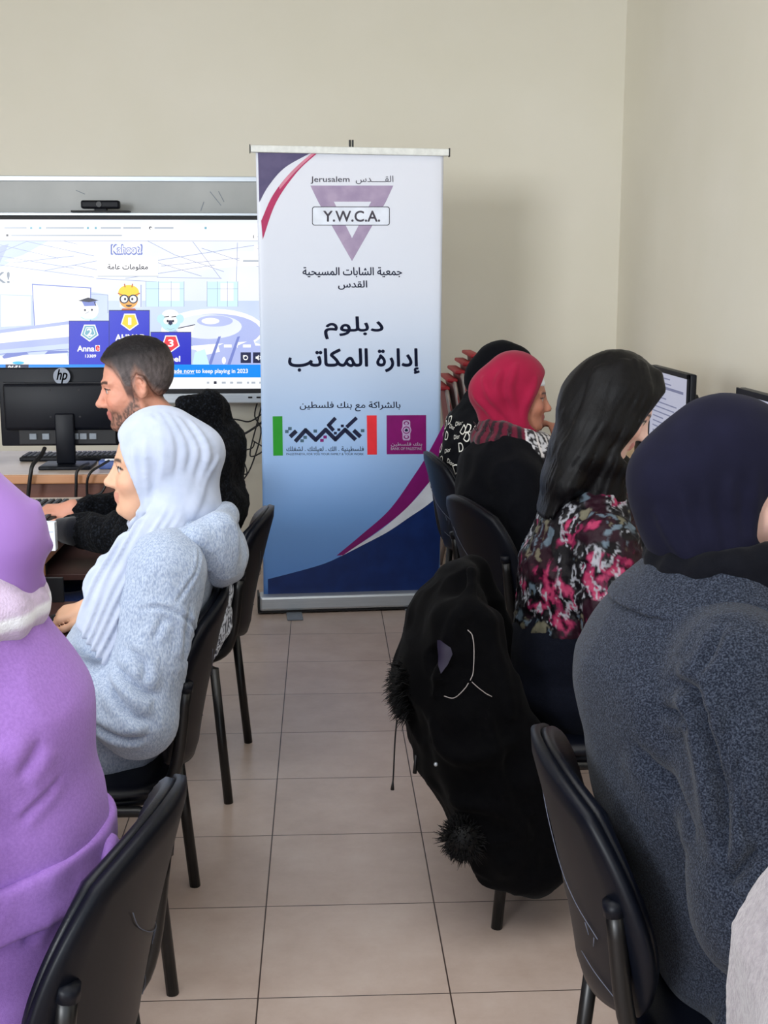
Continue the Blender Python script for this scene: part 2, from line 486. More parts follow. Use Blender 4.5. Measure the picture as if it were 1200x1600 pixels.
rect('ink', 28, 303, 38, 313); rect('grey', 50, 305, 545, 311); stroke('ink', 3, (1132, 307), (1132, 321)); oval('ink', 1156, 314, 6, 7); oval('white', 1158, 314, 3, 4)
shp('pale', (0, 570), (145, 575), (145, 715), (0, 725)); shp('white', (6, 576), (138, 580), (138, 708), (6, 716))
shp('deep', (143, 524), (408, 541), (406, 697), (154, 722)); shp('white', (147, 529), (403, 545), (402, 692), (158, 716))
shp('pale', (408, 560), (482, 572), (482, 650), (408, 690)); stroke('line', 2, (408, 570), (482, 574), (482, 655))
for x0, x1 in ((652, 822), (925, 1062)):
    rect('cyan', x0, 515, x1, 625); rect('white', x0 + 60, 520, x1 - 20, 600)
    for t in (0, .33, .66, 1): stroke('line', 2, (x0 + (x1 - x0) * t, 513), (x0 + (x1 - x0) * t, 626))
    stroke('line', 2, (x0, 546), (x1, 546))
rect('page', 535, 528, 635, 630); stroke('deep', 3, (630, 528), (630, 628))
shp('page', (115, 492), (148, 492), (148, 524), (115, 524))
oval('page', 8, 500, 52, 52); oval('white', 10, 498, 42, 42); stext('grey', 'K!', -26, 472, 44, 520, .02)
shp('lilac', (XL, 745), (310, 690), (310, 790), (XL, 830)); shp('white', (XL, 760), (310, 705), (310, 760), (XL, 800)); shp('white', (XL, 850), (300, 835), (310, 884), (XL, 884))
stroke('deep', 3, (0, 838), (310, 815)); shp('deep', (10, 850), (30, 833), (120, 830), (130, 838), (20, 858)); shp('deep', (200, 838), (215, 824), (300, 822), (310, 830))
oval('white', 950, 730, 230, 95); oval('lilac', 960, 735, 205, 78); oval('page', 930, 715, 150, 55); oval('lilac', 960, 690, 80, 25); oval('white', 940, 690, 40, 14)
shp('white', (860, 800), (1120, 780), (1180, 800), (1180, 830), (900, 850)); shp('lilac', (880, 850), (1100, 800), (1180, 800), (1180, 884), (860, 884))
for x in (975, 1060): shp('deep', (x, 760), (x + 12, 758), (x - 30, 884), (x - 45, 884)); shp('lilac', (x, 800), (x + 70, 770), (x + 95, 840), (x + 20, 870)); rect('white', x + 25, 795, x + 60, 808)
shp('cyan', (870, 830), (915, 815), (935, 884), (860, 884)); oval('white', 1000, 866, 9, 16)
shp('white', (1070, 400), (XR, 400), (XR, 445), (1070, 445)); rect('grey', 1085, 418, 1180, 426); shp('white', (1135, 350), (XR, 350), (XR, 395), (1135, 395)); stroke('line', 2, (1150, 366), (1158, 372))
stext('deep', 'Kahoot!', 499, 350, 634, 392, .075); stext('white', 'Kahoot!', 502, 353, 631, 389, .02)
rect('grey', 437, 486, 707, 492); rect('white', 434, 404, 706, 489); stext('ink', arabic('معلومات عامة'), 482, 436, 661, 466, .012)
# three plain round faces over the winners' podium
oval('white', 398, 640, 44, 44); stroke('ice', 5, (362, 672), (380, 682), (415, 682), (436, 672))
oval('ink', 381, 641, 4.5, 5); oval('ink', 412, 640, 4.5, 5); stroke('grey', 3, (382, 657), (400, 648))
shp('deep', (366, 600), (430, 596), (428, 622), (378, 624)); shp('ink', (350, 600), (395, 585), (442, 598), (398, 606)); stroke('ink', 4, (422, 604), (430, 622))
oval('skin', 576, 594, 41, 40); oval('yellow', 576, 562, 46, 33); stroke('orange', 5, (528, 566), (560, 580), (592, 580), (626, 566))
for x in (560, 590): stroke('orange', 5, (x, 540), (x + (x - 575) * .2, 524))
for x in (556, 596): oval('ink', x, 592, 21, 20); oval('white', x, 592, 15, 15); oval('ink', x + (576 - x) * .2, 592, 5, 6)
oval('ink', 577, 618, 14, 9, a0=0, a1=180); shp('orange', (548, 634), (604, 634), (612, 645), (540, 645))
oval('ice', 762, 688, 46, 48); oval('white', 762, 664, 38, 25); oval('ice', 720, 680, 18, 20); oval('ice', 804, 680, 18, 20)
for x in (746, 778): oval('white', x, 689, 15, 15); oval('ink', x + (762 - x) * .25, 690, 5, 6); stroke('ink', 4, (x - 12, 672), (x + 10, 669))
shp('navy', (756, 686), (769, 686), (772, 702), (762, 710), (752, 702)); stroke('grey', 2, (745, 722), (762, 728), (780, 722))
shp('white', (796, 718), (872, 706), (855, 752), (796, 742)); stroke('navy', 4, (796, 722), (872, 706))
def penta(c, cx, cy, r): shp(c, *[(cx + r * math.sin(2 * PI * k / 5 + PI), cy - r * math.cos(2 * PI * k / 5 + PI) * 1.0) for k in range(5)])
for x0, y0, x1, cc, cx, cy, d in ((312, 690, 492, 'teal', 402, 740, '2'), (676, 740, 853, 'red', 764, 788, '3'), (490, 643, 668, 'yellow', 581, 691, '1')):
    rect('navy', x0 - 2, y0 - 2, x1 + 2, 884); rect('royal', x0, y0 + 1, x1, 884)
    penta('white', cx, cy, 42); penta(cc, cx, cy, 36)
    if cc == 'teal': penta('white', cx, cy, 27); penta(cc, cx, cy, 23)
    stext('white', d, cx - (6 if d == '1' else 11), cy - 15, cx + (6 if d == '1' else 11), cy + 15, .03)
stext('white', 'Anna', 348, 800, 423, 825, .035); rect('white', 428, 797, 448, 825); stext('red', 'e', 431, 800, 446, 822, .03)
stext('white', '13389', 383, 839, 431, 852, .03); stext('white', 'AHMAD', 518, 750, 650, 776, .035); stext('white', 'Aseel', 716, 846, 805, 870, .035)
rect('bar', XL, 884, XR, 941); rect('white', XL, 941, XR, 990)
stext('white', 'Upgrade now', 724, 903, 869, 927, .018); stroke('white', 1.6, (724, 925), (869, 925)); stext('white', 'to keep playing in 2023', 875, 903, 1107, 927, .018)
oval('sky', 85, 876, 26, 7); rect('navy', 28, 883, 131, 912); stext('white', '06:51', 40, 889, 92, 908, .05); stext('white', 'am', 96, 898, 120, 908, .04)
for x in (1075, 1130): rect('navy', x, 829, x + 46, 877)
oval('white', 1097, 853, 11, 11); oval('navy', 1097, 853, 7, 7); shp('white', (1086, 842), (1100, 842), (1086, 856))
shp('white', (1142, 848), (1148, 848), (1156, 840), (1156, 866), (1148, 858), (1142, 858)); stroke('white', 3, (1160, 845), (1164, 853), (1160, 861))
for x, w in ((930, 10), (962, 14), (1000, 18), (1035, 14), (1070, 24), (1108, 10), (1132, 18), (1170, 24)):
    rect('grey', x - w / 2, 960, x + w / 2, 969)
rect('ink', 956, 958, 968, 970)
pl = pnl.location
pic.v = [(q[0] - pl[0], q[1] - pl[1], q[2] - pl[2]) for q in pic.v]
pic.build('picture', [S[k] for k in SK], pnl, label='bright quiz picture with podium')

wc = thing('webcam', 'small black conference camera on top of the wall screen', 'camera', (-1.115, SY, SZ1 + .036))
p0, p1 = atY(127, 317, SY), atY(188, 330, SY)
cxm = (p0[0] + p1[0]) / 2
P_(MB().box((cxm, SY, (p0[2] + p1[2]) / 2 + .012), (p1[0] - p0[0], .05, .042), .01), 'camera_body', M['black_plastic'], wc)
P_(MB().box((cxm, SY + .005, SZ1 + .064), (.065, .03, .05), .005), 'neck', M['black_plastic'], wc)
q0, q1 = atY(112, 337, SY), atY(203, 338, SY)
P_(MB().box((cxm, SY, SZ1 + .0405), (q1[0] - q0[0], .06, .009), .002), 'mount_plate', M['dark'], wc)
P_(MB().lathe([(.0001, -.030), (.014, -.030), (.016, -.024), (.016, -.02)], (cxm - .005, SY, (p0[2] + p1[2]) / 2 + .012), 20, 'y'), 'lens', M['black_metal'], wc)

# cables dropping from the panel to the floor behind the banner
for pts, r in (([(404, 622), (398, 650), (408, 675), (392, 730), (374, 760), (366, 790)], .004), ([(412, 622), (402, 660), (391, 705), (396, 713), (420, 700), (440, 690)], .004), ([(418, 640), (392, 658), (372, 656), (335, 650), (300, 648)], .004), ([(422, 650), (398, 668), (376, 680), (350, 682), (320, 690)], .006), ([(398, 690), (394, 700), (378, 708), (386, 738), (375, 740), (352, 735)], .0035), ([(394, 688), (418, 702), (440, 712)], .0035)):
    mb = MB().tube([atY(x, y, BACK - .06 - .01 * k) for k, (x, y) in enumerate(pts)], r, 8, 5)
    o = mb.build('cable', M['cable'], None, True)
    lab = {(404, 622): 'black cable dropping from left of two ports under the wall screen', (412, 622): 'black cable from the outer port looping behind the banner edge', (418, 640): 'uppermost thin cable sagging sideways across the wall below the screen', (422, 650): 'thickest black cable running sideways below the wall screen', (398, 690): 'thin cable bent in a sharp zigzag low on the wall', (394, 688): 'short thin cable crossing the wall into the banner edge'}[pts[0]]
    tag(o, lab, 'cable', 'cables below the wall screen')

# ------------------------------------------------------------------ roll-up banner
BA = math.radians(4.0)
bu, bn = np.array([math.cos(BA), math.sin(BA), 0]), np.array([math.sin(BA), -math.cos(BA), 0])
BP0 = np.array([.13, 5.68, 0.0])
ban = thing('roll_up_banner', 'tall white and blue roll-up banner with purple triangle emblem in front of back wall', 'banner', tuple(BP0))
_bl = [0]
def bp(px, py): return onplane(px, py, BP0 + bn * (.0003 * _bl[0] + .0003), bn)
def bl(u, w, z): return BP0 + bu * u + bn * w + np.array([0, 0, z])
def BB(name, m, mb, **k): return P_(mb, name, m, ban, **k)
def bbox(mb, u0, u1, w0, w1, z0, z1, bev=.004, tilt=0):
    mb2 = MB().box(((u0 + u1) / 2, -(w0 + w1) / 2, (z0 + z1) / 2), (u1 - u0, abs(w1 - w0), z1 - z0), bev, rot=(0, tilt, 0))
    R_ = Matrix.Rotation(BA, 3, 'Z')
    mb.add([np.array(R_ @ Vector(p)) + BP0 for p in mb2.v], mb2.f)
    return mb
BB('base', M['alu'], bbox(MB(), -.425, .425, -.06, .055, .015, .082, .012))
for u0 in (-.432, .424): BB('end_cap', M['dark'], bbox(MB(), u0, u0 + .008, -.062, .058, .008, .088, .002))
BB('base_underside', M['dark'], bbox(MB(), -.4239, .4239, -.055, .05, .006, .0145, .001))
for s in (-1, 1):
    f_ = MB(); bbox(f_, .27 * s - .035, .27 * s + .035, -.16, .17, .0005, .0075, .002); BB('foot', M['grey_plastic'], f_)
for du in (-.006, .006): BB('support_pole', M['black_metal'], MB().tube([bl(.006 + du, -.03, .05), bl(.006 + du, -.03, 2.075)], .0045, 8))
tr = MB(); bbox(tr, -.427, .427, -.014, .014, 2.012, 2.042, .004, tilt=math.radians(.45)); BB('top_rail', M['white_metal'], tr)
for u0, z0 in ((-.431, 2.012), (.4275, 2.006)): BB('rail_cap', M['dark'], bbox(MB(), u0, u0 + .0035, -.015, .015, z0, z0 + .036, .001))

def banner_mat():
    m, nt, b = new_mat('printed_banner_vinyl')
    tc = N(nt, 'ShaderNodeTexCoord'); sx = N(nt, 'ShaderNodeSeparateXYZ')
    nt.links.new(tc.outputs['Object'], sx.inputs[0])
    mr = N(nt, 'ShaderNodeMapRange'); mr.inputs['From Min'].default_value = 0.0; mr.inputs['From Max'].default_value = 2.0
    nt.links.new(sx.outputs['Z'], mr.inputs['Value'])
    nt.links.new(ramp(nt, mr.outputs['Result'], [(.05, (100, 154, 232)), (.22, (128, 178, 244)), (.42, (176, 206, 246)), (.58, (202, 216, 238)), (.72, (222, 228, 242)), (.95, (228, 231, 242))]), b.inputs['Base Color'])
    b.inputs['Roughness'].default_value = 0.34; b.inputs['Specular IOR Level'].default_value = 0.35
    return m
V, F = [], []
nu, nz = 60, 40
def bwave(u, z):                                                     # slight waves and curled edges of the hanging vinyl
    e = abs(u) / .405
    return -.004 * max(0, e - .93) / .07
for i in range(nu + 1):
    for j in range(nz + 1):
        z = .078 + (2.02 - .078) * j / nz
        u = (-.405 + .81 * i / nu) * (1 - .012 * math.sin(PI * min(1, z / 2)))
        V.append(bl(u, bwave(u, z), z))
for i in range(nu):
    for j in range(nz):
        a = i * (nz + 1) + j; F.append((a, a + nz + 1, a + nz + 2, a + 1))
sh = BB('banner_sheet', banner_mat(), MB().add(V, F), smooth=True)
md = sh.modifiers.new('thickness', 'SOLIDIFY'); md.thickness = .0015; md.offset = -1
B_ = {k: mat('print_' + k, c, .34, spec=.35, c2=c2, nscale=14) for k, c, c2 in (('navy', (18, 44, 104), (22, 52, 118)), ('purple', (128, 22, 110), None), ('white', (222, 228, 240), None), ('plum', (92, 82, 120), (76, 68, 108)), ('crimson', (176, 40, 92), None), ('glare_tint', (206, 128, 150), None),
      ('lilac', (158, 140, 172), (176, 158, 186)), ('ink', (24, 30, 62), None), ('text', (26, 36, 74), None), ('greytext', (120, 116, 130), None), ('green', (40, 150, 40), None), ('red', (232, 52, 62), None), ('bank', (132, 22, 108), None), ('teal', (70, 100, 120), None), ('frame', (60, 60, 72), None), ('palelilac', (190, 168, 206), None))}
def bpoly(mb, pts): mb.poly([bp(x, y) for x, y in pts]); return mb
def spl(pts, n=8): return [(p[0], p[1]) for p in catmull([(x, y, 0) for x, y in pts], n)]
def strip(mb, up, lo):
    """area between two curves, as quads"""
    n = 24
    def rs(c):
        c = np.array(spl(c), float); t = np.r_[0, np.cumsum(np.hypot(*np.diff(c, axis=0).T))]; t /= t[-1]
        q = np.linspace(0, 1, n + 1); return np.c_[np.interp(q, t, c[:, 0]), np.interp(q, t, c[:, 1])]
    a, b = rs(up), rs(lo)
    mb.add([bp(*p) for p in a] + [bp(*p) for p in b], [(i, i + 1, n + 2 + i, n + 1 + i) for i in range(n)])
    return mb
def BS(name, m, mb, **k):
    l = ban.location; mb.v = [(p[0] - l[0], p[1] - l[1], p[2] - l[2]) for p in mb.v]
    return mb.build(name, m, sh, **k)
edge = [(418.5, 905), (465, 893), (506, 881), (534, 868.5), (570, 850), (606, 831), (640, 808), (668, 789), (692, 768)]
_bl[0] = 1; BS('navy_wave', B_['navy'], strip(MB(), edge, [(419, 934), (560, 934.5), (683, 934)]))
_bl[0] = 2; BS('white_swoosh', B_['white'], strip(MB(), [(533, 868), (595, 828), (640, 789), (668, 757), (693, 722)], edge[3:]))
_bl[0] = 3; BS('purple_swoosh', B_['purple'], strip(MB(), [(526, 868), (565, 835.5), (609, 796), (647, 743), (668, 710), (694, 662)], [(536, 867.5), (592.5, 828.5), (633.5, 795.5), (665, 760), (680, 742), (693, 722)]))
_bl[0] = 1; BS('plum_corner', B_['plum'], strip(MB(), [(403, 237.5), (440, 237.5), (487, 237.5)], [(405, 316), (420, 290), (445, 262), (487, 238)]))
_bl[0] = 2; BS('crimson_arc', B_['crimson'], strip(MB(), [(489, 238), (453, 270.5), (425.7, 306), (408, 345)], [(497, 238), (464, 269), (431, 317), (410.5, 374)]))
_bl[0] = 3; BS('painted_glare_arc', B_['glare_tint'], strip(MB(), [(489, 238), (470, 254), (453, 270.5), (436, 291)], [(494, 238), (474, 256), (457, 273), (437, 296)]))  # glare on the upper crimson arc, painted as a paler strip
t = MB(); _bl[0] = 1
bpoly(t, [(485, 290), (614.5, 290), (603, 315), (497, 315)]); bpoly(t, [(497, 315), (521.5, 315), (550, 372), (550, 408)]); bpoly(t, [(603, 315), (550, 408), (550, 372), (580, 315)])
tri = BS('triangle_emblem', B_['lilac'], t)
t = MB(); _bl[0] = 2
def rrect(x0, y0, x1, y1, r, n=5):
    out = []
    for cx, cy, a in ((x1 - r, y0 + r, -90), (x1 - r, y1 - r, 0), (x0 + r, y1 - r, 90), (x0 + r, y0 + r, 180)):
        for k in range(n + 1): out.append((cx + r * math.cos(math.radians(a + 90 * k / n)), cy + r * math.sin(math.radians(a + 90 * k / n))))
    return out
t.mi = 0; bpoly(t, rrect(487.6, 322.6, 609, 352.4, 4)); _bl[0] = 3; t.mi = 1; bpoly(t, rrect(488.8, 323.8, 607.8, 351.2, 3.2))
_bl[0] = 4; t.mi = 2; text_fit(t, 'Y.W.C.A.', bp, 505.5, 593.5, 329.6, 346.2, .022)
BS('name_plate', [B_['frame'], B_['white'], B_['greytext']], t)
def btext(s, x0, x1, y0, y1, col, bold=0.0, name='lettering', ar=True, shear=0.0):
    t = MB(); _bl[0] = 2; text_fit(t, arabic(s) if ar else s, bp, x0, x1, y0, y1, bold, shear); return BS(name, B_[col], t)
btext('القـــــدس', 556, 614.5, 274.5, 287.5, 'greytext', .004)
t = MB(); _bl[0] = 2; text_fit(t, 'Jerusalem', bp, 485.5, 546, 275.8, 287, .012)
BS('lettering', B_['greytext'], t)
btext('جمعية الشابات المسيحية', 473, 628, 417.5, 433, 'text', .018)
btext('القدس', 528.5, 573.5, 438.5, 452.5, 'text', .018)
btext('دبلوم', 507, 598.5, 495, 529.5, 'text', .024)
btext('إدارة المكاتب', 451, 655, 545, 583.5, 'text', .024)
btext('بالشراكة مع بنك فلسطين', 468.5, 625.5, 627.5, 642.5, 'text', .014)
_bl[0] = 1; BS('colour_bar', B_['green'], bpoly(MB(), [(426, 650.5), (441.2, 650.3), (442, 711.8), (427, 712)]), label='green bar'); BS('colour_bar', B_['red'], bpoly(MB(), [(573, 649.2), (588.6, 649), (589, 710.3), (574, 710.5)]), label='red bar')
t = MB(); _bl[0] = 2
def c7(x, y): return (420 + x / 4.615, 640 + y / 4.615)
def zig(pts, w):
    for (x0, y0), (x1, y1) in zip(pts, pts[1:]):
        d = math.hypot(x1 - x0, y1 - y0); ux, uy = (x1 - x0) / d, (y1 - y0) / d; e = w * .5
        nx, ny = -uy * e, ux * e
        bpoly(t, [c7(x0 - ux * e * .6 + nx, y0 - uy * e * .6 + ny), c7(x1 + ux * e * .6 + nx, y1 + uy * e * .6 + ny), c7(x1 + ux * e * .6 - nx, y1 + uy * e * .6 - ny), c7(x0 - ux * e * .6 - nx, y0 - uy * e * .6 - ny)])
zig([(196, 224), (265, 148), (338, 218), (410, 145), (480, 215), (550, 145), (620, 212)], 29); zig([(160, 190), (192, 160)], 30); zig([(618, 155), (655, 190)], 30)
zig([(476, 66), (432, 112), (462, 146)], 26); zig([(566, 122), (628, 64)], 26)
for x, y in ((480, 170), (505, 145), (530, 118)): zig([(x - 5, y), (x + 5, y)], 19)
t.mi = 1
for x, y in ((130, 158), (152, 137), (335, 155), (262, 200), (240, 225), (676, 152)): zig([(x - 6, y), (x + 6, y)], 22)
t.mi = 2
for x, y in ((383, 222), (406, 198)): zig([(x - 6, y), (x + 6, y)], 22)
BS('zigzag_logo', [B_['ink'], B_['teal'], B_['purple']], t)
btext('فلسطينية . الك . لعيلتك . لشغلك', 447.5, 568.3, 697.5, 706.5, 'text', .012)
btext('PALESTINEYA, FOR YOU YOUR FAMILY & YOUR WORK', 447.5, 568.3, 707.8, 711.8, 'text', .0, ar=False)
t = MB(); _bl[0] = 1; t.mi = 0; bpoly(t, [(604, 649), (665.8, 648.5), (666, 709.3), (604.2, 709.8)])
_bl[0] = 2; t.mi = 1
def c7o(cx, cy, rx, ry, n=24): return [c7(cx + rx * math.cos(2 * PI * k / n), cy + ry * math.sin(2 * PI * k / n)) for k in range(n)]
bpoly(t, [c7(*p) for p in ((972, 76), (1012, 76), (1020, 88), (1020, 122), (1029, 148), (1020, 172), (1020, 210), (1012, 222), (972, 222), (964, 210), (964, 172), (955, 148), (964, 122), (964, 88))])
_bl[0] = 3; t.mi = 2; bpoly(t, c7o(992, 148, 27, 27)); bpoly(t, c7o(992, 98, 20, 14)); bpoly(t, c7o(992, 198, 20, 14))
_bl[0] = 4; t.mi = 1; bpoly(t, c7o(992, 148, 21, 20)); bpoly(t, c7o(992, 100, 11, 10)); bpoly(t, c7o(992, 196, 11, 10))
_bl[0] = 5; t.mi = 3; bpoly(t, c7o(992, 150, 13, 8)); bpoly(t, c7o(992, 143, 8, 5))
_bl[0] = 2; t.mi = 4; text_fit(t, arabic('بنك فلسطين'), bp, 610.8, 659.5, 691.3, 697.8, .016); text_fit(t, 'BANK OF PALESTINE', bp, 610.8, 659.2, 699, 703.2, .014)
BS('bank_logo', [B_['bank'], B_['palelilac'], B_['purple'], B_['ink'], B_['white']], t)

# ------------------------------------------------------------------ stack of red chairs beside the back wall
RS = {'red': mat('red_upholstery', (128, 16, 28), .6, c2=(150, 22, 36), nscale=30, sheen=.2), 'piping': mat('red_edge_trim', (170, 30, 44), .5), 'tube': mat('pale_metal_tube', (176, 164, 160), .35, .5)}
def red_chair():
    t = thing('stacking_chair', 'lowest red chair of the stack behind the banner edge', 'chair', (.675, 6.35, 0), 0, 'stacked red chairs')
    mb = MB(); pad(mb, lambda a, b: ((-.03 - .02 * b * b - .03 * (b + 1) / 2, .215 * a, .78 + .185 * b), (1, 0, 0)), lambda r: .012 * (1 - r ** 6) + .004, lambda r: .010 * (1 - r ** 6) + .004, 10, .3)
    mb.build('backrest', RS['red'], t, True)
    mb = MB().box((-.085, 0, .965), (.05, .40, .018), .007); mb.build('top_trim', RS['piping'], t, True)
    mb = MB(); pad(mb, lambda a, b: ((.22 + .21 * a, .215 * b, .455), (0, 0, 1)), lambda r: .02 * (1 - r ** 6) + .004, lambda r: .012, 10, .3); mb.build('seat', RS['red'], t, True)
    mb = MB()
    for s in (-1, 1): MB().tube([(-.075, .19 * s, .96), (-.05, .205 * s, .80), (-.03, .21 * s, .60), (.01, .215 * s, .45), (.40, .215 * s, .435)], .011, 8, 4).build('back_frame', RS['tube'], t, True)
    for s in (-1, 1):
        for x in (0, 1): MB().tube([(.02 + .36 * x, .222 * s, .44), (-.06 + .5 * x, .235 * s, .0)], .011, 8).build('leg', RS['tube'], t, True)
    return t
rc = red_chair()
for k in range(1, 5):
    c = copy_tree(rc); c.location = (.675 + .037 * k, 6.35, .039 * k)
    c['label'] = ['', 'second red chair up in the stack behind the banner edge', 'middle red chair of five stacked behind the banner edge', 'second red chair from the top of the stack', 'topmost red chair of the stack, nearest the black headscarf'][k]

# ------------------------------------------------------------------ black office visitor chairs
def visitor_chair():
    t = thing('visitor_chair', 'x', 'chair')
    def cx(a, b, inset=0.0):                                        # curved, backward leaning rest: b -1 bottom .. 1 top
        z = .635 + .19 * b
        x = -.275 - .085 * ((b + 1) / 2) ** 1.3 + .058 * a * a * (1 - .25 * b)
        w = (.225 - .02 * (b < 0) * b * b - .012 * max(0, b) ** 3) - inset
        return np.array((x, w * a, z))
    def sf(a, b):
        e = .02
        p = cx(a, b); ta = cx(a + e, b) - cx(a - e, b); tb = cx(a, b + e) - cx(a, b - e)
        n = np.cross(ta, tb); n /= np.linalg.norm(n)
        return p, (n if n[0] > 0 else -n)
    def shell(off, w):
        def f(a, b):
            p, n = sf(a, b); return p + n * off, n
        return f
    mb = MB(); pad(mb, shell(-.006, 1), lambda r: .009, lambda r: .010 - .006 * max(0, r - .85) / .15, 26, .72); bs = mb.build('back_shell', M['black_plastic'], t, True)
    def sf2(a, b):
        p, n = sf(a * .965, b * .965); return p + n * .010, n
    mb = MB(); pad(mb, sf2, lambda r: .006 + .032 * (1 - r ** 3), lambda r: .005, 26, .72); bk = mb.build('backrest', M['black_leather'], t, True)
    sc = MB(); rng = random.Random(5)
    def on_back(a, b): p, n = sf(a, b); return p - n * .0185
    for pts in ([(-.55, -.28), (-.3, -.16), (-.05, -.02), (.25, .22), (.4, .42)], [(-.62, -.72), (-.4, -.66), (-.2, -.62)], [(-.5, -.3), (-.46, -.4)], [(-.4, -.24), (-.42, -.33)]):
        sc.tube([on_back(*p) for p in pts], .0008, 5, 4)
    sc.build('scuff', M['scuff'], bs, True)
    mb = MB(); pad(mb, lambda a, b: ((-.015 + .225 * a, .235 * b, .435 + .012 * a - .01 * max(0, a) ** 3), (0, 0, 1)), lambda r: .012 + .025 * (1 - r ** 3), lambda r: .006, 16, .5); mb.build('seat', M['black_leather'], t, True)
    mb = MB(); pad(mb, lambda a, b: ((-.015 + .222 * a, .232 * b, .425 + .012 * a), (0, 0, 1)), lambda r: .006, lambda r: .008 + .02 * (1 - r ** 2), 14, .5); mb.build('seat_shell', M['black_plastic'], t, True)
    for s in (-1, 1):
        MB().tube([(-.215, .228 * s, .398), (-.250, .245 * s, .0)], .0135, 12, 0).build('leg', M['black_metal'], t, True)
        MB().tube([(.14, .222 * s, .395), (.18, .236 * s, .30), (.225, .245 * s, .0)], .0135, 12, 0).build('leg', M['black_metal'], t, True)
        MB().tube([(-.218, .226 * s, .388), (-.19, .224 * s, .402), (.12, .222 * s, .402), (.14, .222 * s, .392)], .012, 10, 0).build('side_rail', M['black_metal'], t, True)
        pm = MB().tube([(-.05, .17 * s, .400), (-.16, .172 * s, .402), (-.235, .18 * s, .43), (-.268, .19 * s, .50), (-.290, .196 * s, .66)], .0135, 12, 4)
        po = pm.build('back_post', M['black_metal'], t, True)
        MB().tube([(-.289, .1958 * s, .652), (-.2925, .1963 * s, .672)], [.0165, .0150], 12).build('post_cap', M['black_plastic'], po, True)
    for x in (-.15, .1): MB().tube([(x, -.222, .402), (x, .222, .402)], .010, 8).build('cross_bar', M['black_metal'], t, True)
    return t
CH = visitor_chair()
CHAIRS = {
    'L1': ((-.560, 1.645, 0), PI - .17, 'black visitor chair under the person in the purple dress'),
    'L2': ((-.577, 2.745, 0), PI, 'black visitor chair under the person in the grey hoodie'),
    'L3': ((-.515, 3.76, 0), PI - .06, 'black visitor chair under the person in the black fleece jacket'),
    'R1': ((.675, 1.77, 0), 0.0, 'black visitor chair under the person in the dark grey coat'),
    'R2': ((.645, 2.99, 0), 0.0, 'black visitor chair with a black winter coat hung over its back'),
    'R3': ((.765, 4.0, 0), .30, 'black visitor chair under the person in the crimson headscarf'),
    'R4': ((.765, 4.97, 0), .12, 'farthest black visitor chair, its back in front of the banner'),
    'R0': ((.62, .78, 0), 0.0, 'black visitor chair under the person in the cream fleece')}
first = True
for k, (loc, rz, lab) in CHAIRS.items():
    c = CH if first else copy_tree(CH); first = False
    c.location = loc; c.rotation_euler = (0, 0, rz); c['label'] = lab
    if k == 'R2': c.scale = (1, 1, .965)
    c['group'] = 'black visitor chairs in both rows'

# ------------------------------------------------------------------ desks
def desk(label, x0, x1, y0, y1, top, edge, panel, front, h=.75, group=None, tray=None, modesty=None):
    """front: side on which people sit (+1 = +X, -1 = -X, 0 = -Y)"""
    t = thing('computer_desk', label, 'desk', ((x0 + x1) / 2, (y0 + y1) / 2, 0), 0, group)
    P_(MB().box2((x0, y0, h - .028), (x1, y1, h), .003), 'desktop', top, t)
    e = MB()
    if front == 1: e.box2((x1, y0, h - .034), (x1 + .012, y1, h - .001), .004)
    elif front == -1: e.box2((x0 - .012, y0, h - .034), (x0, y1, h - .001), .004)
    else: e.box2((x0, y0 - .014, h - .036), (x1, y0, h - .001), .005)
    P_(e, 'edge_band', edge, t)
    if front:
        for y in (y0 + .02, y1 - .02): P_(MB().box2((x0 + .03, y - .011, 0), (x1 - .03, y + .011, h - .028)), 'side_panel', panel, t)
        xm = x0 + .08 if front == 1 else x1 - .08
        P_(MB().box2((xm - .009, y0 + .03, .25), (xm + .009, y1 - .03, h - .028)), 'back_panel', panel, t)
    else:
        for x in (x0 + .02, x1 - .02): P_(MB().box2((x - .011, y0 + .04, 0), (x + .011, y1 - .02, h - .028)), 'side_panel', panel, t)
        P_(MB().box2((x0 + .03, y0 + .05, .12), (x1 - .03, y0 + .068, h - .028)), 'front_panel', panel, t)
    if tray:
        tx0, tx1, ty0, ty1, tz = tray
        P_(MB().box2((tx0, ty0, tz - .018), (tx1, ty1, tz), .002), 'keyboard_tray', panel if tz < .68 else M['oak_edge'], t)
        for y in (ty0 + .006, ty1 - .006): P_(MB().box2((tx0, y - .006, tz), (tx1 - .12, y + .006, h - .029), .001), 'tray_rail', M['dark'], t)
    return t
GL, GR = 'computer desks in the left row', 'computer desks along the right wall'
desk('computer desk left of the person in the grey hoodie', -1.40, -.745, 2.30, 3.335, M['laminate'], M['oak_edge'], M['dark_brown'], 1, group=GL, tray=(-1.2, -.56, 2.45, 3.30, .655))
desk('computer desk under the hands of the person in black fleece jacket', -1.42, -.775, 3.42, 4.38, M['laminate'], M['oak_edge'], M['dark_brown'], 1, group=GL, tray=(-1.2, -.66, 3.56, 4.30, .668))
desk('computer desk left of the person in the purple dress', -1.40, -.745, 1.24, 2.24, M['laminate'], M['oak_edge'], M['dark_brown'], 1, group=GL)
desk('long desk facing the room, carrying the monitor seen from behind', -2.3, -.55, 4.91, 5.60, M['laminate'], M['oak_edge'], M['brown'], 0)
for y0, y1, lab in ((1.45, 2.42, 'computer desk in front of the person in the dark grey coat'), (2.46, 3.58, 'computer desk in front of the person in the floral velvet top'), (3.62, 4.55, 'computer desk in front of the person in the crimson headscarf'), (4.59, 6.08, 'computer desk nearest the back wall corner on the right')):
    desk(lab, 1.055, 1.57, y0, y1, M['oak'], M['oak_edge'], M['brown'], -1, group=GR, tray=(.93, 1.45, y0 + .12, y1 - .14, .665))

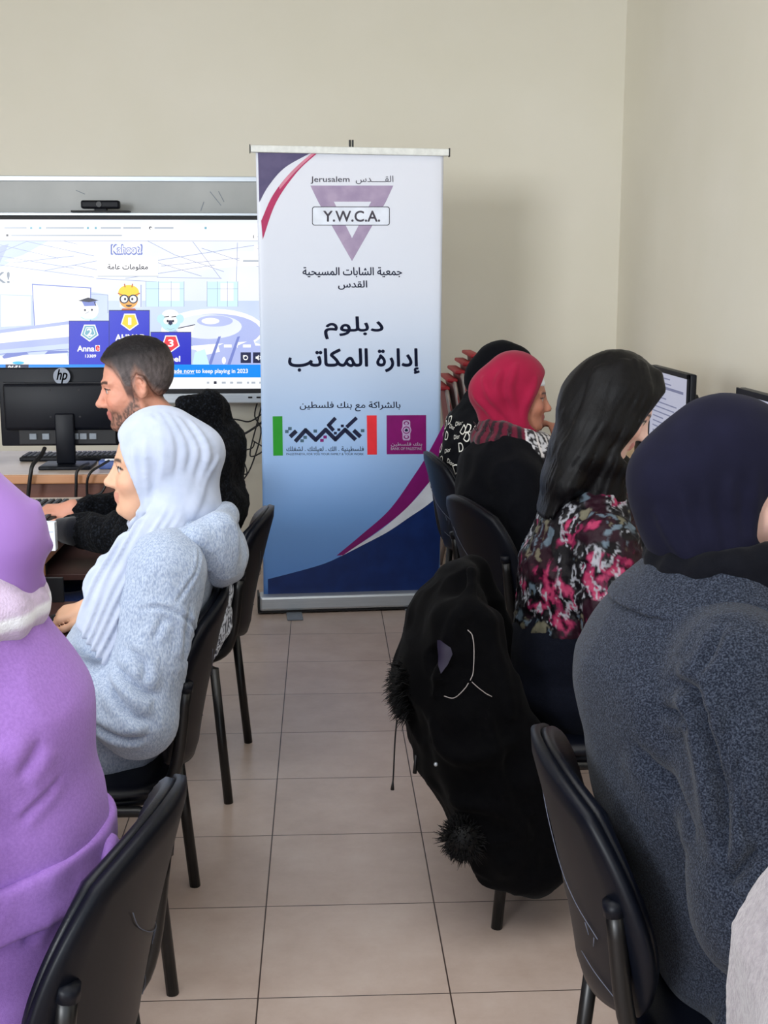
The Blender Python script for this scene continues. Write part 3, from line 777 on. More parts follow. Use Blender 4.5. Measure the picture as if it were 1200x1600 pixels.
# ------------------------------------------------------------------ monitors
def monitor(label, loc, rz, w=.48, h=.285, lit=True, tilt=0.0, group=None, zc=None):
    t = thing('monitor', label, 'monitor', loc, rz, group)        # screen faces local +x
    zc = zc or .30
    MB().box((-.012, 0, zc), (.022, w, h), .005).build('housing', M['black_plastic'], t, True)
    fr = MB()
    for a, b in (((.0, -w / 2, zc + h / 2 - .016), (.006, w / 2, zc + h / 2)), ((.0, -w / 2, zc - h / 2), (.006, w / 2, zc - h / 2 + .022)), ((.0, -w / 2, zc - h / 2), (.006, -w / 2 + .014, zc + h / 2)), ((.0, w / 2 - .014, zc - h / 2), (.006, w / 2, zc + h / 2))): fr.box2(a, b, .001)
    fr.build('bezel', M['black_plastic'], t)
    MB().box2((-.001, -w / 2 + .012, zc - h / 2 + .02), (.002, w / 2 - .012, zc + h / 2 - .014)).build('screen', EM['doc'] if lit else M['dark'], t)
    MB().box((-.04, 0, zc - .02), (.05, w * .62, h * .66), .018).build('rear_bulge', M['black_plastic'], t, True)
    MB().box((-.075, 0, zc / 2), (.022, .09, zc), .006).build('stand', M['black_plastic'], t, True)
    MB().box((-.06, 0, .007), (.19, .25, .013), .005).build('stand_base', M['black_plastic'], t, True)
    return t
EM = {'doc': emit('monitor_page', (176, 180, 204), .8, (190, 192, 210), 2.0), 'ink': emit('monitor_ink', (120, 126, 160), .7), 'white': emit('monitor_sheet', (196, 200, 216), .8)}
GM = 'monitors along the right wall'
m1 = monitor('lit monitor facing left, between the floral velvet top and the navy headscarf', (1.15, 4.205, .75), PI, group=GM)
pg = MB(); rng = random.Random(3)
for k, z in enumerate(np.linspace(.41, .19, 14)):
    y0 = -.2 + rng.random() * .03; pg.box2((.0021, y0, z - .003), (.0028, y0 + (.36 if k % 5 == 2 else .1 + .2 * rng.random()), z + (.001 if k != 2 else .006)))
pg.build('page_text', EM['ink'], m1)
monitor('monitor mostly hidden behind the person in the floral velvet top', (1.15, 4.865, .75), PI, group=GM)
monitor('monitor whose black top edge shows above the navy headscarf', (1.15, 3.255, .75), PI, group=GM)

hp = thing('monitor', 'black desktop monitor seen from behind with a round silver emblem', 'monitor', (-.93, 5.12, .75))
mw, mz0, mz1 = .53, .082, .392
mc = atY(105, 640, 5.12)[0] + .93
MB().box((mc, .018, (mz0 + mz1) / 2), (mw, .026, mz1 - mz0), .006).build('housing', M['black_plastic'], hp, True)
MB().box((mc, -.012, mz1 - .152), (mw * .92, .04, .185), .014).build('rear_bulge', M['black_plastic'], hp, True)
MB().box2((mc - mw * .46, -.018, mz1 - .062), (mc + mw * .46, .006, mz1 - .056), .002).build('vent_ridge', M['key'], hp)
MB().box((mc, .0, mz0 + .038), (mw * .72, .03, .062), .004).build('port_recess', M['dark'], hp)
for dx in (-.135, -.085, .03, .062, .10): MB().box((mc + dx, -.017, mz0 + .04), (.028, .006, .024), .002).build('port', M['grey_plastic'], hp)
st = MB().box((mc - .005, -.035, .115), (.075, .02, .20), .006); st.build('stand', M['black_plastic'], hp, True)
MB().box((mc, -.03, .008), (.20, .17, .014), .004).build('stand_base', M['black_plastic'], hp, True)
lg = MB(); zc = mz1 - .032; lx = mc - .012
HPm = [mat('silver_emblem', (104, 108, 116), .35, .7), M['dark']]
lg.mi = 0; lg.lathe([(.0001, -.0185), (.033, -.0185), (.033, -.01)], (lx, 0, zc), 32, 'y')
lg.mi = 1; text_fit(lg, 'hp', lambda x, y: (x, -.0195, y), lx - .02, lx + .022, zc + .027, zc - .027, .02, .35)
lg.v = [(p[0], p[1], p[2]) for p in lg.v]
# text box runs bottom..top in metres here, so mirror it back upright
nL = len(lg.v)
lg.build('emblem', HPm, hp)
scw = MB()
for dx in (-.06, .055): 
    for dz in (-.085, -.19): scw.lathe([(.0001, -.0335), (.004, -.0335), (.004, -.03)], (mc + dx, 0, mz1 + dz), 10, 'y')
scw.build('screw', M['dark'], hp)

def keyboard(label, loc, rz, group=None, light=False):
    t = thing('keyboard', label, 'keyboard', loc, rz, group)      # long side on local y, rear at +x
    MB().box((0, 0, .010), (.155, .44, .016), .004).build('body', M['black_plastic'], t, True)
    kb = MB()
    for r in range(6):
        for c in range(21):
            if c in (15, 17) and r == 0: continue
            kb.box((.060 - .0225 * r, -.205 + .0205 * c, .0205), (.0185, .0172, .006), .002, seg=1)
    ks = kb.build('keys', M['key'], t)
    lm = MB()
    for r in range(6):
        for c in range(21): lm.box2((.058 - .0225 * r, -.209 + .0205 * c, .0236), (.064 - .0225 * r, -.2035 + .0205 * c, .0238))
    lm.build('key_legends', M['key_light'], ks)
    return t
GK = 'black keyboards'
keyboard('black keyboard behind the stand of the monitor seen from behind', (-1.02, 5.33, .75), PI / 2, GK)
keyboard('black keyboard under the hands of the person in black fleece jacket', (-.90, 4.0, .75), PI, GK)
keyboard('black keyboard beside the pale chin under the navy headscarf', (1.14, 3.02, .75), 0, GK)
keyboard('black keyboard on the tray left of the grey hoodie', (-.72, 2.68, .655), PI, GK)

# papers, mouse, small things
t = MB().box((0, 0, .0016), (.21, .29, .003), .0004).build('paper_sheet', M['paper'], loc=(1.22, 5.06, .75)); tag(t, 'white sheet lying on the right desk nearest the back wall corner', 'paper')
t = MB().box((0, 0, .0016), (.21, .29, .003), .0004).build('paper_sheet', M['paper'], loc=(1.33, 3.22, .75)); tag(t, 'white sheet beside the black keyboard, below the chin under the navy headscarf', 'paper')
t.rotation_euler = (0, 0, .2)
bx = thing('paper_card', 'white printed card standing left of the dark jacket sleeve', 'card', (-.771, 3.50, .75))
MB().box((0, 0, .0405), (.07, .03, .080), .002).build('card_body', M['paper'], bx)
ln = MB()
for x in (.008, .018): ln.box2((x, -.0156, .012), (x + .002, -.0152, .052))
ln.box2((-.030, -.0156, .054), (.030, -.0152, .0555)); ln.box2((.004, -.0156, .010), (.024, -.0152, .0115))
ln.build('printed_lines', M['blue_ink'], bx)
ms = MB(); pad(ms, lambda a, b: ((.052 * a, .030 * b, .014), (0, 0, 1)), lambda r: .004 + .018 * (1 - r ** 2), lambda r: .013, 12, .6)
ms = ms.build('computer_mouse', M['black_plastic'], None, True, loc=(-.635, 3.03, .656)); tag(ms, 'black computer mouse under the hand of the person in grey hoodie', 'mouse')
gb = MB().box((0, 0, .05), (.12, .16, .10), .006).build('plastic_box', M['grey_plastic'], None, True, loc=(-1.415, 5.2, .75)); tag(gb, 'grey plastic box at the left edge of the long desk', 'box')
ad = thing('power_adapter', 'blue cable junction box among the cables on the long desk', 'adapter', (-.83, 5.05, .75))
MB().box((0, 0, .018), (.10, .06, .034), .006).build('adapter_body', mat('blue_plastic', (70, 92, 150), .5), ad, True)
MB().box((.0, -.02, .038), (.05, .02, .006), .002).build('adapter_label', M['white_plastic'], ad)
def desk_cable(pts, r, lab):
    o = MB().tube(pts, r, 8, 6).build('cable', M['cable'], None, True); tag(o, lab, 'cable', 'cables on the long desk'); return o
desk_cable([atY(70, 700, 5.0), atY(64, 712, 4.96), atY(52, 725, 4.89), atY(48, 740, 4.87), atY(44, 775, 4.88), atY(40, 830, 4.90)], .008, 'thick black cable hanging over the long desk edge, left of the stand')
desk_cable([atY(138, 724, 5.0), atY(128, 729, 4.90), atY(120, 738, 4.87), atY(119, 760, 4.87), atY(118, 800, 4.89)], .006, 'black cable hanging over the long desk right of the monitor stand')
desk_cable([atY(170, 720, 5.0), atY(160, 726, 4.93), atY(142, 738, 4.86), atY(136, 755, 4.86), atY(137, 790, 4.89)], .005, 'black cable with a bulky connector hanging off the long desk')
desk_cable([atY(178, 728, 4.9), atY(170, 745, 4.86), atY(160, 768, 4.85), atY(146, 775, 4.86)], .005, 'black looped cable nearest the white headscarf face')

# ------------------------------------------------------------------ sculpting with distance fields (figures, clothing, hair)
class Fd:
    def __init__(s, fn, lo, hi): s.fn, s.lo, s.hi = fn, np.array(lo, float), np.array(hi, float)
    def __call__(s, P): return s.fn(P)
def vec(*a): return np.array(a, np.float32)
def smin(a, b, k):
    h = np.clip(.5 + .5 * (b - a) / k, 0, 1); return b + (a - b) * h - k * h * (1 - h)
def smax(a, b, k): return -smin(-a, -b, k)
def cap(a, b, ra, rb=None):
    a, b = np.array(a, np.float32), np.array(b, np.float32); rb = ra if rb is None else rb
    ab = b - a; L2 = float(ab @ ab) + 1e-12
    def fn(P):
        pa = P - a; h = np.clip(pa @ ab / L2, 0, 1)
        return np.sqrt(((pa - h[:, None] * ab) ** 2).sum(1)) - (ra + (rb - ra) * h)
    return Fd(fn, np.minimum(a - ra, b - rb), np.maximum(a + ra, b + rb))
def ell(c, r, axes=None):
    c, r = np.array(c, np.float32), np.array(r, np.float32)
    A = None if axes is None else np.array(axes, np.float32)         # rows: ellipsoid axes
    def fn(P):
        q = P - c
        if A is not None: q = q @ A.T
        k0 = np.sqrt(((q / r) ** 2).sum(1)); k1 = np.sqrt(((q / r ** 2) ** 2).sum(1)) + 1e-9
        return k0 * (k0 - 1) / k1
    e = r if A is None else np.abs(A.T) @ r
    return Fd(fn, c - e, c + e)
def chain(pts, rs, k=.02):
    return U(k, *[cap(pts[i], pts[i + 1], rs[i], rs[i + 1]) for i in range(len(pts) - 1)])
def loft(stations, lat, k=.03):
    k = min(k, .03)
    """body-like form: stations of (centre, half width along lat, half depth)"""
    lat = np.array(lat, np.float32); fs = []
    for (a, wa, da), (b, wb_, db) in zip(stations, stations[1:]):
        a, b = np.array(a, np.float32), np.array(b, np.float32)
        ax = b - a; L = float(np.linalg.norm(ax)); ax = ax / L
        lt = lat - ax * (lat @ ax); lt /= np.linalg.norm(lt); nn = np.cross(ax, lt)
        def fn(P, a=a, ax=ax, L=L, lt=lt, nn=nn, wa=wa, wb_=wb_, da=da, db=db):
            q = P - a; t = q @ ax; h = np.clip(t / L, 0, 1)
            w = wa + (wb_ - wa) * h; d = da + (db - da) * h; m = np.minimum(w, d)
            o = t - h * L
            return (np.sqrt((q @ lt / w) ** 2 + (q @ nn / d) ** 2 + (o / m) ** 2) - 1) * m
        r = max(wa, wb_, da, db)
        fs.append(Fd(fn, np.minimum(a, b) - r, np.maximum(a, b) + r))
    return U(k, *fs)
def U(k, *fs):
    fs = [f for f in fs if f is not None]
    def fn(P):
        d = fs[0](P)
        for f in fs[1:]: d = smin(d, f(P), k)
        return d
    return Fd(fn, np.min([f.lo for f in fs], 0) - .005, np.max([f.hi for f in fs], 0) + .005)
def SUB(a, b, k=.01): return Fd(lambda P: smax(a(P), -b(P), k), a.lo, a.hi)
def INT(a, b, k=.01): return Fd(lambda P: smax(a(P), b(P), k), np.maximum(a.lo, b.lo), np.minimum(a.hi, b.hi))
def half(p, n, k=0):
    p, n = np.array(p, np.float32), np.array(n, np.float32); n /= np.linalg.norm(n)
    return Fd(lambda P: (P - p) @ n, [-9] * 3, [9] * 3)
def grow(f, r): return Fd(lambda P: f(P) - r, f.lo - r, f.hi + r)
def BND(f, m=.05):
    """evaluate f only near its box"""
    lo, hi = f.lo.astype(np.float32), f.hi.astype(np.float32)
    def fn(P):
        b = np.maximum(np.maximum(lo - P, P - hi), 0); d = np.sqrt((b ** 2).sum(1)); k = d < m
        d = d + .01
        if k.any(): d[k] = f(P[k])
        return d
    return Fd(fn, f.lo, f.hi)
def grad(f, P, e=.003):
    P = np.asarray(P, np.float32); g = np.stack([f(P + e * np.eye(3, dtype=np.float32)[i]) - f(P - e * np.eye(3, dtype=np.float32)[i]) for i in range(3)], 1)
    return g / (np.linalg.norm(g, axis=1, keepdims=True) + 1e-9)
def onto(f, pts, off=0.0, n=8, it=6):
    """path laid onto the surface of f"""
    P = np.array(catmull(pts, n), np.float32)
    for _ in range(it):
        d = f(P) - off; P = P - np.clip(d, -.05, .05)[:, None] * grad(f, P) * .9
    return P
def creases(f, specs):
    """soft valleys pressed into cloth along paths: (points, depth, width)"""
    pre = [(onto(f, p, 0, 8, 10).astype(float), a, w) for p, a, w in specs]
    def fn(V):
        out = np.zeros(len(V))
        for P, a, w in pre:
            m = ((V > P.min(0) - 4 * w) & (V < P.max(0) + 4 * w)).all(1)
            if not m.any(): continue
            Vm = V[m]; best = np.full(len(Vm), 9.0); tt = np.zeros(len(Vm)); n = len(P) - 1
            for i in range(n):
                ab = P[i + 1] - P[i]; h = np.clip((Vm - P[i]) @ ab / (ab @ ab + 1e-12), 0, 1); d = np.linalg.norm(Vm - P[i] - h[:, None] * ab, axis=1)
                u = d < best; best[u] = d[u]; tt[u] = ((i + h) / n)[u]
            e = np.clip(np.minimum(tt, 1 - tt) * 5, .15, 1)
            out[m] += e * a * (-1.35 * np.exp(-best / (w * .45)) + .8 * np.exp(-((best - w * 1.1) / w) ** 2))
        return out
    return fn
def ringband(c, rx, ry, zf, w, th, slope=0.0, rf=None):
    """a band of cloth round an upright axis: height zf(angle), half height w, half thickness th, slope leans it outwards"""
    c = np.array(c, np.float32)
    def fn(P):
        q = P - c; a = np.arctan2(q[:, 1] / ry, q[:, 0] / rx); dz = q[:, 2] - zf(a)
        wa = w(a) if callable(w) else w
        s_ = (rf(a) if rf else 1.0)
        rad = (np.sqrt((q[:, 0] / rx) ** 2 + (q[:, 1] / ry) ** 2) - s_) * min(rx, ry) + slope * dz
        e = np.maximum(np.abs(dz) - wa, 0)
        return (np.sqrt(e * e + rad * rad) - th).astype(np.float32) * .85
    m = 1.45
    return Fd(fn, c - np.array([rx * m, ry * m, .22]), c + np.array([rx * m, ry * m, .22]))
def face_opening(H, x0=.077, s=.43, lo=-.128, hi=.088, w=.10):
    n = -H.A[0] + s * H.A[2]
    return INT(half(H.w(x0, 0, 0), n), H.ell((.08, 0, (lo + hi) / 2), (.24, w, (hi - lo) / 2)), .012)
def fold(f, pts, r=.006, off=0.0, n=5):
    P = onto(f, pts, off, n); m = len(P)
    rs = r * np.clip(np.sin(np.linspace(.06, .94, m) * PI) * 1.4, .25, 1)
    return U(.006, *[cap(P[i], P[i + 1], rs[i], rs[i + 1]) for i in range(m - 1)])

def _h3(i, j, k, s):
    n = (i * 374761393 + j * 668265263 + k * 1274126177 + s * 974634777) & 0xffffffff
    n = ((n ^ (n >> 13)) * 1274126177) & 0xffffffff
    return ((n ^ (n >> 16)) & 0xffff) / 65535.0
def noise3(P, s=0):
    P = np.asarray(P, float); I = np.floor(P).astype(np.int64); f = P - I; f = f * f * (3 - 2 * f); r = 0
    for dx in (0, 1):
        for dy in (0, 1):
            for dz in (0, 1):
                w = (f[:, 0] if dx else 1 - f[:, 0]) * (f[:, 1] if dy else 1 - f[:, 1]) * (f[:, 2] if dz else 1 - f[:, 2])
                r = r + w * _h3(I[:, 0] + dx, I[:, 1] + dy, I[:, 2] + dz, s)
    return r
def fbm(P, s=0, o=3): return sum(noise3(P * 2 ** k, s + k) * .5 ** k for k in range(o)) / sum(.5 ** k for k in range(o))

def sdf_mesh(f, h, smooth=1):
    h = h * Q; B = 4
    lo = f.lo - 2.5 * h; n = np.ceil((f.hi + 2.5 * h - lo) / (h * B)).astype(int)
    cc = np.stack(np.meshgrid(*[np.arange(k) for k in n], indexing='ij'), -1).reshape(-1, 3)
    cen = (lo + (cc + .5) * (h * B)).astype(np.float32)
    def ev(P):
        return np.concatenate([f(P[i:i + 150000]) for i in range(0, len(P), 150000)]) if len(P) else np.zeros(0, np.float32)
    dc = ev(cen)
    act = np.abs(dc) < h * B * .87 * 1.5 + .004
    N3 = n * B + 1
    D = np.repeat(np.repeat(np.repeat(np.where(dc < 0, -1., 1.).reshape(n), B, 0), B, 1), B, 2).astype(np.float32)
    D = np.pad(D, ((0, 1), (0, 1), (0, 1)), mode='edge')
    msk = np.zeros(N3, bool)
    for dx in range(B + 1):
        for dy in range(B + 1):
            for dz in range(B + 1):
                c = cc[act] * B; msk[c[:, 0] + dx, c[:, 1] + dy, c[:, 2] + dz] = True
    idx = np.argwhere(msk)
    D[msk] = ev((lo + idx * h).astype(np.float32))
    S = D < 0
    corners = [(x, y, z) for x in (0, 1) for y in (0, 1) for z in (0, 1)]
    sl = lambda c: tuple(slice(c[i], N3[i] - 1 + c[i]) for i in range(3))
    cnt = sum(S[sl(c)].astype(np.int8) for c in corners)
    cells = np.argwhere((cnt > 0) & (cnt < 8))
    val = np.stack([D[cells[:, 0] + c[0], cells[:, 1] + c[1], cells[:, 2] + c[2]] for c in corners], 1)
    acc = np.zeros((len(cells), 3)); num = np.zeros(len(cells))
    for a in range(8):
        for b in range(a + 1, 8):
            ca, cb = np.array(corners[a]), np.array(corners[b])
            if np.abs(ca - cb).sum() != 1: continue
            m = (val[:, a] < 0) != (val[:, b] < 0)
            t = val[m, a] / (val[m, a] - val[m, b])
            acc[m] += ca + t[:, None] * (cb - ca); num[m] += 1
    V = lo + (cells + acc / num[:, None]) * h
    vid = np.full(N3, -1, np.int64); vid[cells[:, 0], cells[:, 1], cells[:, 2]] = np.arange(len(cells))
    faces = []
    for ax in range(3):
        u, v = (ax + 1) % 3, (ax + 2) % 3
        s0 = [slice(1, N3[i] - 1) for i in range(3)]; s0[ax] = slice(0, N3[ax] - 1)
        s1 = list(s0); s1[ax] = slice(1, N3[ax])
        A, Bq = S[tuple(s0)], S[tuple(s1)]
        e = np.argwhere(A != Bq); flip = A[A != Bq]
        o = np.array([1, 1, 1]); o[ax] = 0; e = e + o
        du = np.zeros(3, int); du[u] = 1; dv = np.zeros(3, int); dv[v] = 1
        g = lambda q: vid[q[:, 0], q[:, 1], q[:, 2]]
        q = np.stack([g(e - du - dv), g(e - dv), g(e), g(e - du)], 1)
        q[~flip] = q[~flip][:, ::-1]
        faces.append(q)
    Fq = np.concatenate(faces); Fq = Fq[(Fq >= 0).all(1)]
    for _ in range(smooth):
        s = np.zeros_like(V); c = np.zeros(len(V))
        for k in range(4):
            a, b = Fq[:, k], Fq[:, (k + 1) % 4]
            np.add.at(s, a, V[b]); np.add.at(c, a, 1)
        V = V * .5 + s / c[:, None] * .5
    return V, Fq

def np_mesh(name, V, Fq):
    me = bpy.data.meshes.new(name)
    me.vertices.add(len(V)); me.vertices.foreach_set('co', V.astype(np.float32).ravel())
    me.loops.add(Fq.size); me.loops.foreach_set('vertex_index', Fq.astype(np.int32).ravel())
    me.polygons.add(len(Fq)); me.polygons.foreach_set('loop_start', np.arange(0, Fq.size, 4, dtype=np.int32))
    me.update(calc_edges=True); me.validate()
    me.polygons.foreach_set('use_smooth', np.full(len(me.polygons), True))
    return me
def vnormals(V, F):
    n = np.cross(V[F[:, 2]] - V[F[:, 0]], V[F[:, 3]] - V[F[:, 1]]); r = np.zeros_like(V)
    for k in range(4): np.add.at(r, F[:, k], n)
    return r / (np.linalg.norm(r, axis=1, keepdims=True) + 1e-12)
def sculpt(name, f, h, mats, root, disp=None, color=None, smooth=1, label=None):
    V, F = sdf_mesh(f, h, smooth)
    if disp is not None:
        n = vnormals(V, F); V = V + n * disp(V)[:, None]
    loc = np.array(root.location) if root is not None else np.zeros(3)
    me = np_mesh(name, V - loc, F)
    if color is not None:
        at = me.color_attributes.new('tint', 'FLOAT_COLOR', 'POINT')
        c = np.concatenate([color(V), np.ones((len(V), 1))], 1).astype(np.float32)
        at.data.foreach_set('color', c.ravel())
    return link(name, me, mats, root, label=label)

# ------------------------------------------------------------------ heads, hands
class Frame:
    """local axes: x forward, y left, z up"""
    def __init__(s, c, fwd, pitch=0.0, roll=0.0, k=1.0):
        s.k = k; s.c = np.array(c, float); f = np.array([fwd[0], fwd[1], 0.0]); f /= np.linalg.norm(f)
        up = np.array([0, 0, 1.0]); l = np.cross(up, f)
        fx = f * math.cos(pitch) - up * math.sin(pitch); uz = up * math.cos(pitch) + f * math.sin(pitch)
        ly = l * math.cos(roll) + uz * math.sin(roll); uz = np.cross(fx, ly)
        s.A = np.stack([fx, ly, uz])
    def w(s, x, y, z): return s.c + s.k * (np.array([x, y, z]) @ s.A)
    def loc(s, P): return ((P - s.c.astype(np.float32)) @ s.A.T.astype(np.float32)) / np.float32(s.k)
    def ell(s, c, r, tilt=0.0):
        A = s.A
        if tilt:
            ct, st_ = math.cos(tilt), math.sin(tilt); A = np.stack([A[0] * ct + A[2] * st_, A[1], A[2] * ct - A[0] * st_])
        return ell(s.w(*c), np.array(r) * s.k, A)
    def cap(s, a, b, ra, rb=None): return cap(s.w(*a), s.w(*b), ra * s.k, None if rb is None else rb * s.k)

def head_field(H, nose=1.0, jaw=1.0, ears=True, brow=1.0):
    skull = U(.03, H.ell((-.014, 0, .034), (.096, .076, .086)), H.ell((.030, 0, -.035), (.062, .060, .086)))
    f = U(.028, skull, H.ell((.060, 0, -.098), (.026 * jaw, .030 * jaw, .022)), H.cap((.0, .050 * jaw, -.062), (.052, .022, -.098), .018, .016), H.cap((.0, -.050 * jaw, -.062), (.052, -.022, -.098), .018, .016))
    f = U(.016, f, *[H.ell((.058, s * .038, -.030), (.026, .024, .024)) for s in (-1, 1)])
    f = U(.014, f, *[H.cap((.082, s * .012, .022), (.066, s * .047, .024), .010 * brow, .008) for s in (-1, 1)])
    for s in (-1, 1): f = SUB(f, H.ell((.096, s * .031, .003), (.019, .019, .011)), .014)
    f = U(.003, f, *[H.ell((.0715, s * .031, .003), (.0125, .0125, .0125)) for s in (-1, 1)])
    for s in (-1, 1):                                                # lids
        f = U(.002, f, H.cap((.0845, s * .031, .0105), (.0755, s * .044, .0045), .0026), H.cap((.0845, s * .031, .0105), (.0795, s * .020, .005), .0026), H.cap((.083, s * .031, -.0045), (.076, s * .043, .000), .0022))
    f = U(.008, f, H.cap((.085, 0, .010), (.086 + .019 * nose, 0, -.029), .0075, .0105), H.ell((.090 + .017 * nose, 0, -.032), (.0125, .0115, .0105)), *[H.ell((.096, s * .0125, -.037), (.011, .0075, .0075)) for s in (-1, 1)])
    f = SUB(f, H.cap((.086, -.022, -.0665), (.086, .022, -.0665), .0045), .006)
    f = U(.007, f, H.cap((.0895, -.010, -.0615), (.0895, .010, -.0615), .0062), H.cap((.080, .022, -.066), (.0895, .008, -.061), .0035, .0058), H.cap((.080, -.022, -.066), (.0895, -.008, -.061), .0035, .0058), H.cap((.0875, -.011, -.0735), (.0875, .011, -.0735), .0070), H.ell((.080, 0, -.099), (.014, .019, .013)))
    if ears:
        for s in (-1, 1):
            e = H.ell((-.012, s * .0765, -.002), (.020, .008, .032), -.22)
            rim = [(-.002, .077, .020), (-.012, .083, .030), (-.026, .086, .024), (-.031, .086, .006), (-.024, .082, -.014), (-.012, .077, -.030)]
            e = U(.004, e, *[H.cap((a[0], s * a[1], a[2]), (b[0], s * b[1], b[2]), .0042) for a, b in zip(rim, rim[1:])])
            e = SUB(e, H.ell((-.013, s * .091, .003), (.0125, .012, .021), -.22), .003)
            e = U(.003, e, H.cap((-.004, s * .080, -.006), (-.002, s * .081, .006), .0042), H.cap((-.018, s * .083, .014), (-.021, s * .083, -.006), .0035))
            f = U(.006, f, e)
    return f

def head_paint(H, skin, lip, browc, iris=(60, 38, 28), beard=None, hair=None, lips=1.0, browz=.0215, liner=None):
    skin, lip, browc, iris = [np.array(lin(c)[:3]) for c in (skin, lip, browc, iris)]
    def blend(C, c, m): return C * (1 - m[:, None]) + c * m[:, None]
    def ss(x, a, b): t = np.clip((x - a) / (b - a), 0, 1); return t * t * (3 - 2 * t)
    def fn(V):
        L = H.loc(V.astype(np.float32)).astype(float); x, y, z = L.T; ay = np.abs(y)
        C = np.tile(skin, (len(V), 1)) * (1 + .10 * (fbm(V * 60, 3, 2) - .5))[:, None]
        near = (np.abs(L) < .14).all(1)
        C = blend(C, skin * np.array([1.12, .82, .80]), near * .5 * np.exp(-(((x - .08) / .03) ** 2 + ((ay - .042) / .02) ** 2 + ((z + .032) / .02) ** 2)))
        if beard is not None:
            bc = np.array(lin(beard)[:3])
            zt = np.interp(x, [-.02, .0, .015, .035, .055, .075, .085, .1], [.05, .02, -.022, -.042, -.058, -.048, -.046, -.046])
            m = ss(zt - z, -.006, .016) * ss(x, -.008, .006) * ss(z, -.145, -.125) * near
            m = m * (1 - np.exp(-((ay / .016) ** 2 + ((z + .083) / .004) ** 2)) * .4)
            g = .55 + .45 * np.clip((fbm(np.c_[L[:, 0] * 260, L[:, 1] * 260, L[:, 2] * 120], 9, 2) - .40) / .2, 0, 1)
            C = blend(C, bc, np.clip(m * g * .95, 0, 1))
        if hair is not None:
            hc = np.array(lin(hair)[:3]); zmin = np.interp(x, HL_X, HL_Z)
            C = blend(C, hc, np.clip(ss(z - zmin, -.014, .010) * near * .85, 0, 1))
        m = ss(.0105 - np.abs(z + .0615 + .0 * ay), 0, .0045) * (x > .075) * (ay < .024) + ss(.008 - np.abs(z + .0735), 0, .004) * (x > .075) * (ay < .021)
        C = blend(C, lip, np.clip(m, 0, 1) * near * lips * .75)
        zb = browz + .004 * np.sin(np.clip((ay - .012) / .04, 0, 1) * 2.6)
        m = ss(.0052 - np.abs(z - zb), 0, .0028) * (ay > .011) * (ay < .052) * (x > .045) * near
        C = blend(C, browc, np.clip(m, 0, 1) * .92)
        e = np.sqrt((x - .0715) ** 2 + (ay - .031) ** 2 + (z - .003) ** 2)
        eye = (e < .0133) & (x > .074) & near & (z < .0068) & (z > -.0035)
        C[eye] = np.array([.50, .47, .45])
        C[eye & (((ay - .031) ** 2 + (z - .003) ** 2) < .0076 ** 2)] = iris
        lid = (np.abs(z - np.interp(ay, [.018, .031, .046], [.006, .0108, .0055])) < .0022) & (ay > .018) & (ay < .047) & (x > .068) & near
        C[lid] = browc if liner is None else np.array(lin(liner)[:3])
        C[near & (((x - .103) / .008) ** 2 + ((ay - .007) / .004) ** 2 + ((z + .0435) / .004) ** 2 < 1)] *= .35
        return C
    return fn
HL_X = [-.125, -.10, -.07, -.045, -.03, -.012, .004, .012, .026, .036, .05, .062, .075, .09, .11]
HL_Z = [-.105, -.085, -.055, -.030, .012, .036, .010, -.028, -.020, .030, .058, .068, .078, .086, .09]

def hand_field(W, d, n, t, curl=.35, scale=1.0, spread=1.0, fore=None, r_w=.027):
    """W wrist, d towards the fingers, n back of the hand, t thumb side"""
    d, n = np.array(d, float), np.array(n, float); d /= np.linalg.norm(d); n = n - d * (n @ d); n /= np.linalg.norm(n)
    t0 = np.cross(d, n); t = t0 * (1 if t0 @ np.array(t, float) > 0 else -1)
    W = np.array(W, float); s = scale; fs = []
    offs = (.030, .010, -.010, -.028); lens = ((.042, .026, .020), (.046, .029, .021), (.042, .027, .020), (.034, .021, .018))
    for i, o in enumerate(offs):
        K = W + d * (.090 - (.008 if i == 3 else 0) - (.003 if i == 0 else 0)) * s + t * o * s
        fs.append(cap(W + d * .015 * s + t * o * .55 * s, K, .0150 * s, .0115 * s))
    palm = U(.014, *fs)
    fingers = []
    for i, (o, ls) in enumerate(zip(offs, lens)):
        p = W + d * (.090 - (.008 if i == 3 else 0)) * s + t * o * s; a = .25 * curl; chainp = [p]
        dd = d + t * o * 1.6 * spread; dd /= np.linalg.norm(dd)
        for k, l in enumerate(ls):
            a += curl * (1.0, 1.2, .9)[k] * (1 + .08 * i)
            p = p + (dd * math.cos(a) - n * math.sin(a)) * l * s; chainp.append(p)
        fingers.append(chain(chainp, [.0100 * s, .0090 * s, .0082 * s, .0068 * s], .003))
    th = [W + d * .018 * s + t * .020 * s - n * .006 * s, W + d * .050 * s + t * .046 * s - n * .012 * s, W + d * .080 * s + t * .050 * s - n * .018 * s, W + d * .103 * s + t * .043 * s - n * .022 * s]
    fingers.append(chain(th, [.014 * s, .0115 * s, .0098 * s, .0078 * s], .005))
    out = U(.004, palm, *fingers)
    if fore is not None: out = U(.02, out, cap(fore, W, .030 * s, r_w * s), cap(W, W + d * .03 * s, r_w * s, .020 * s))
    return BND(out, .04)

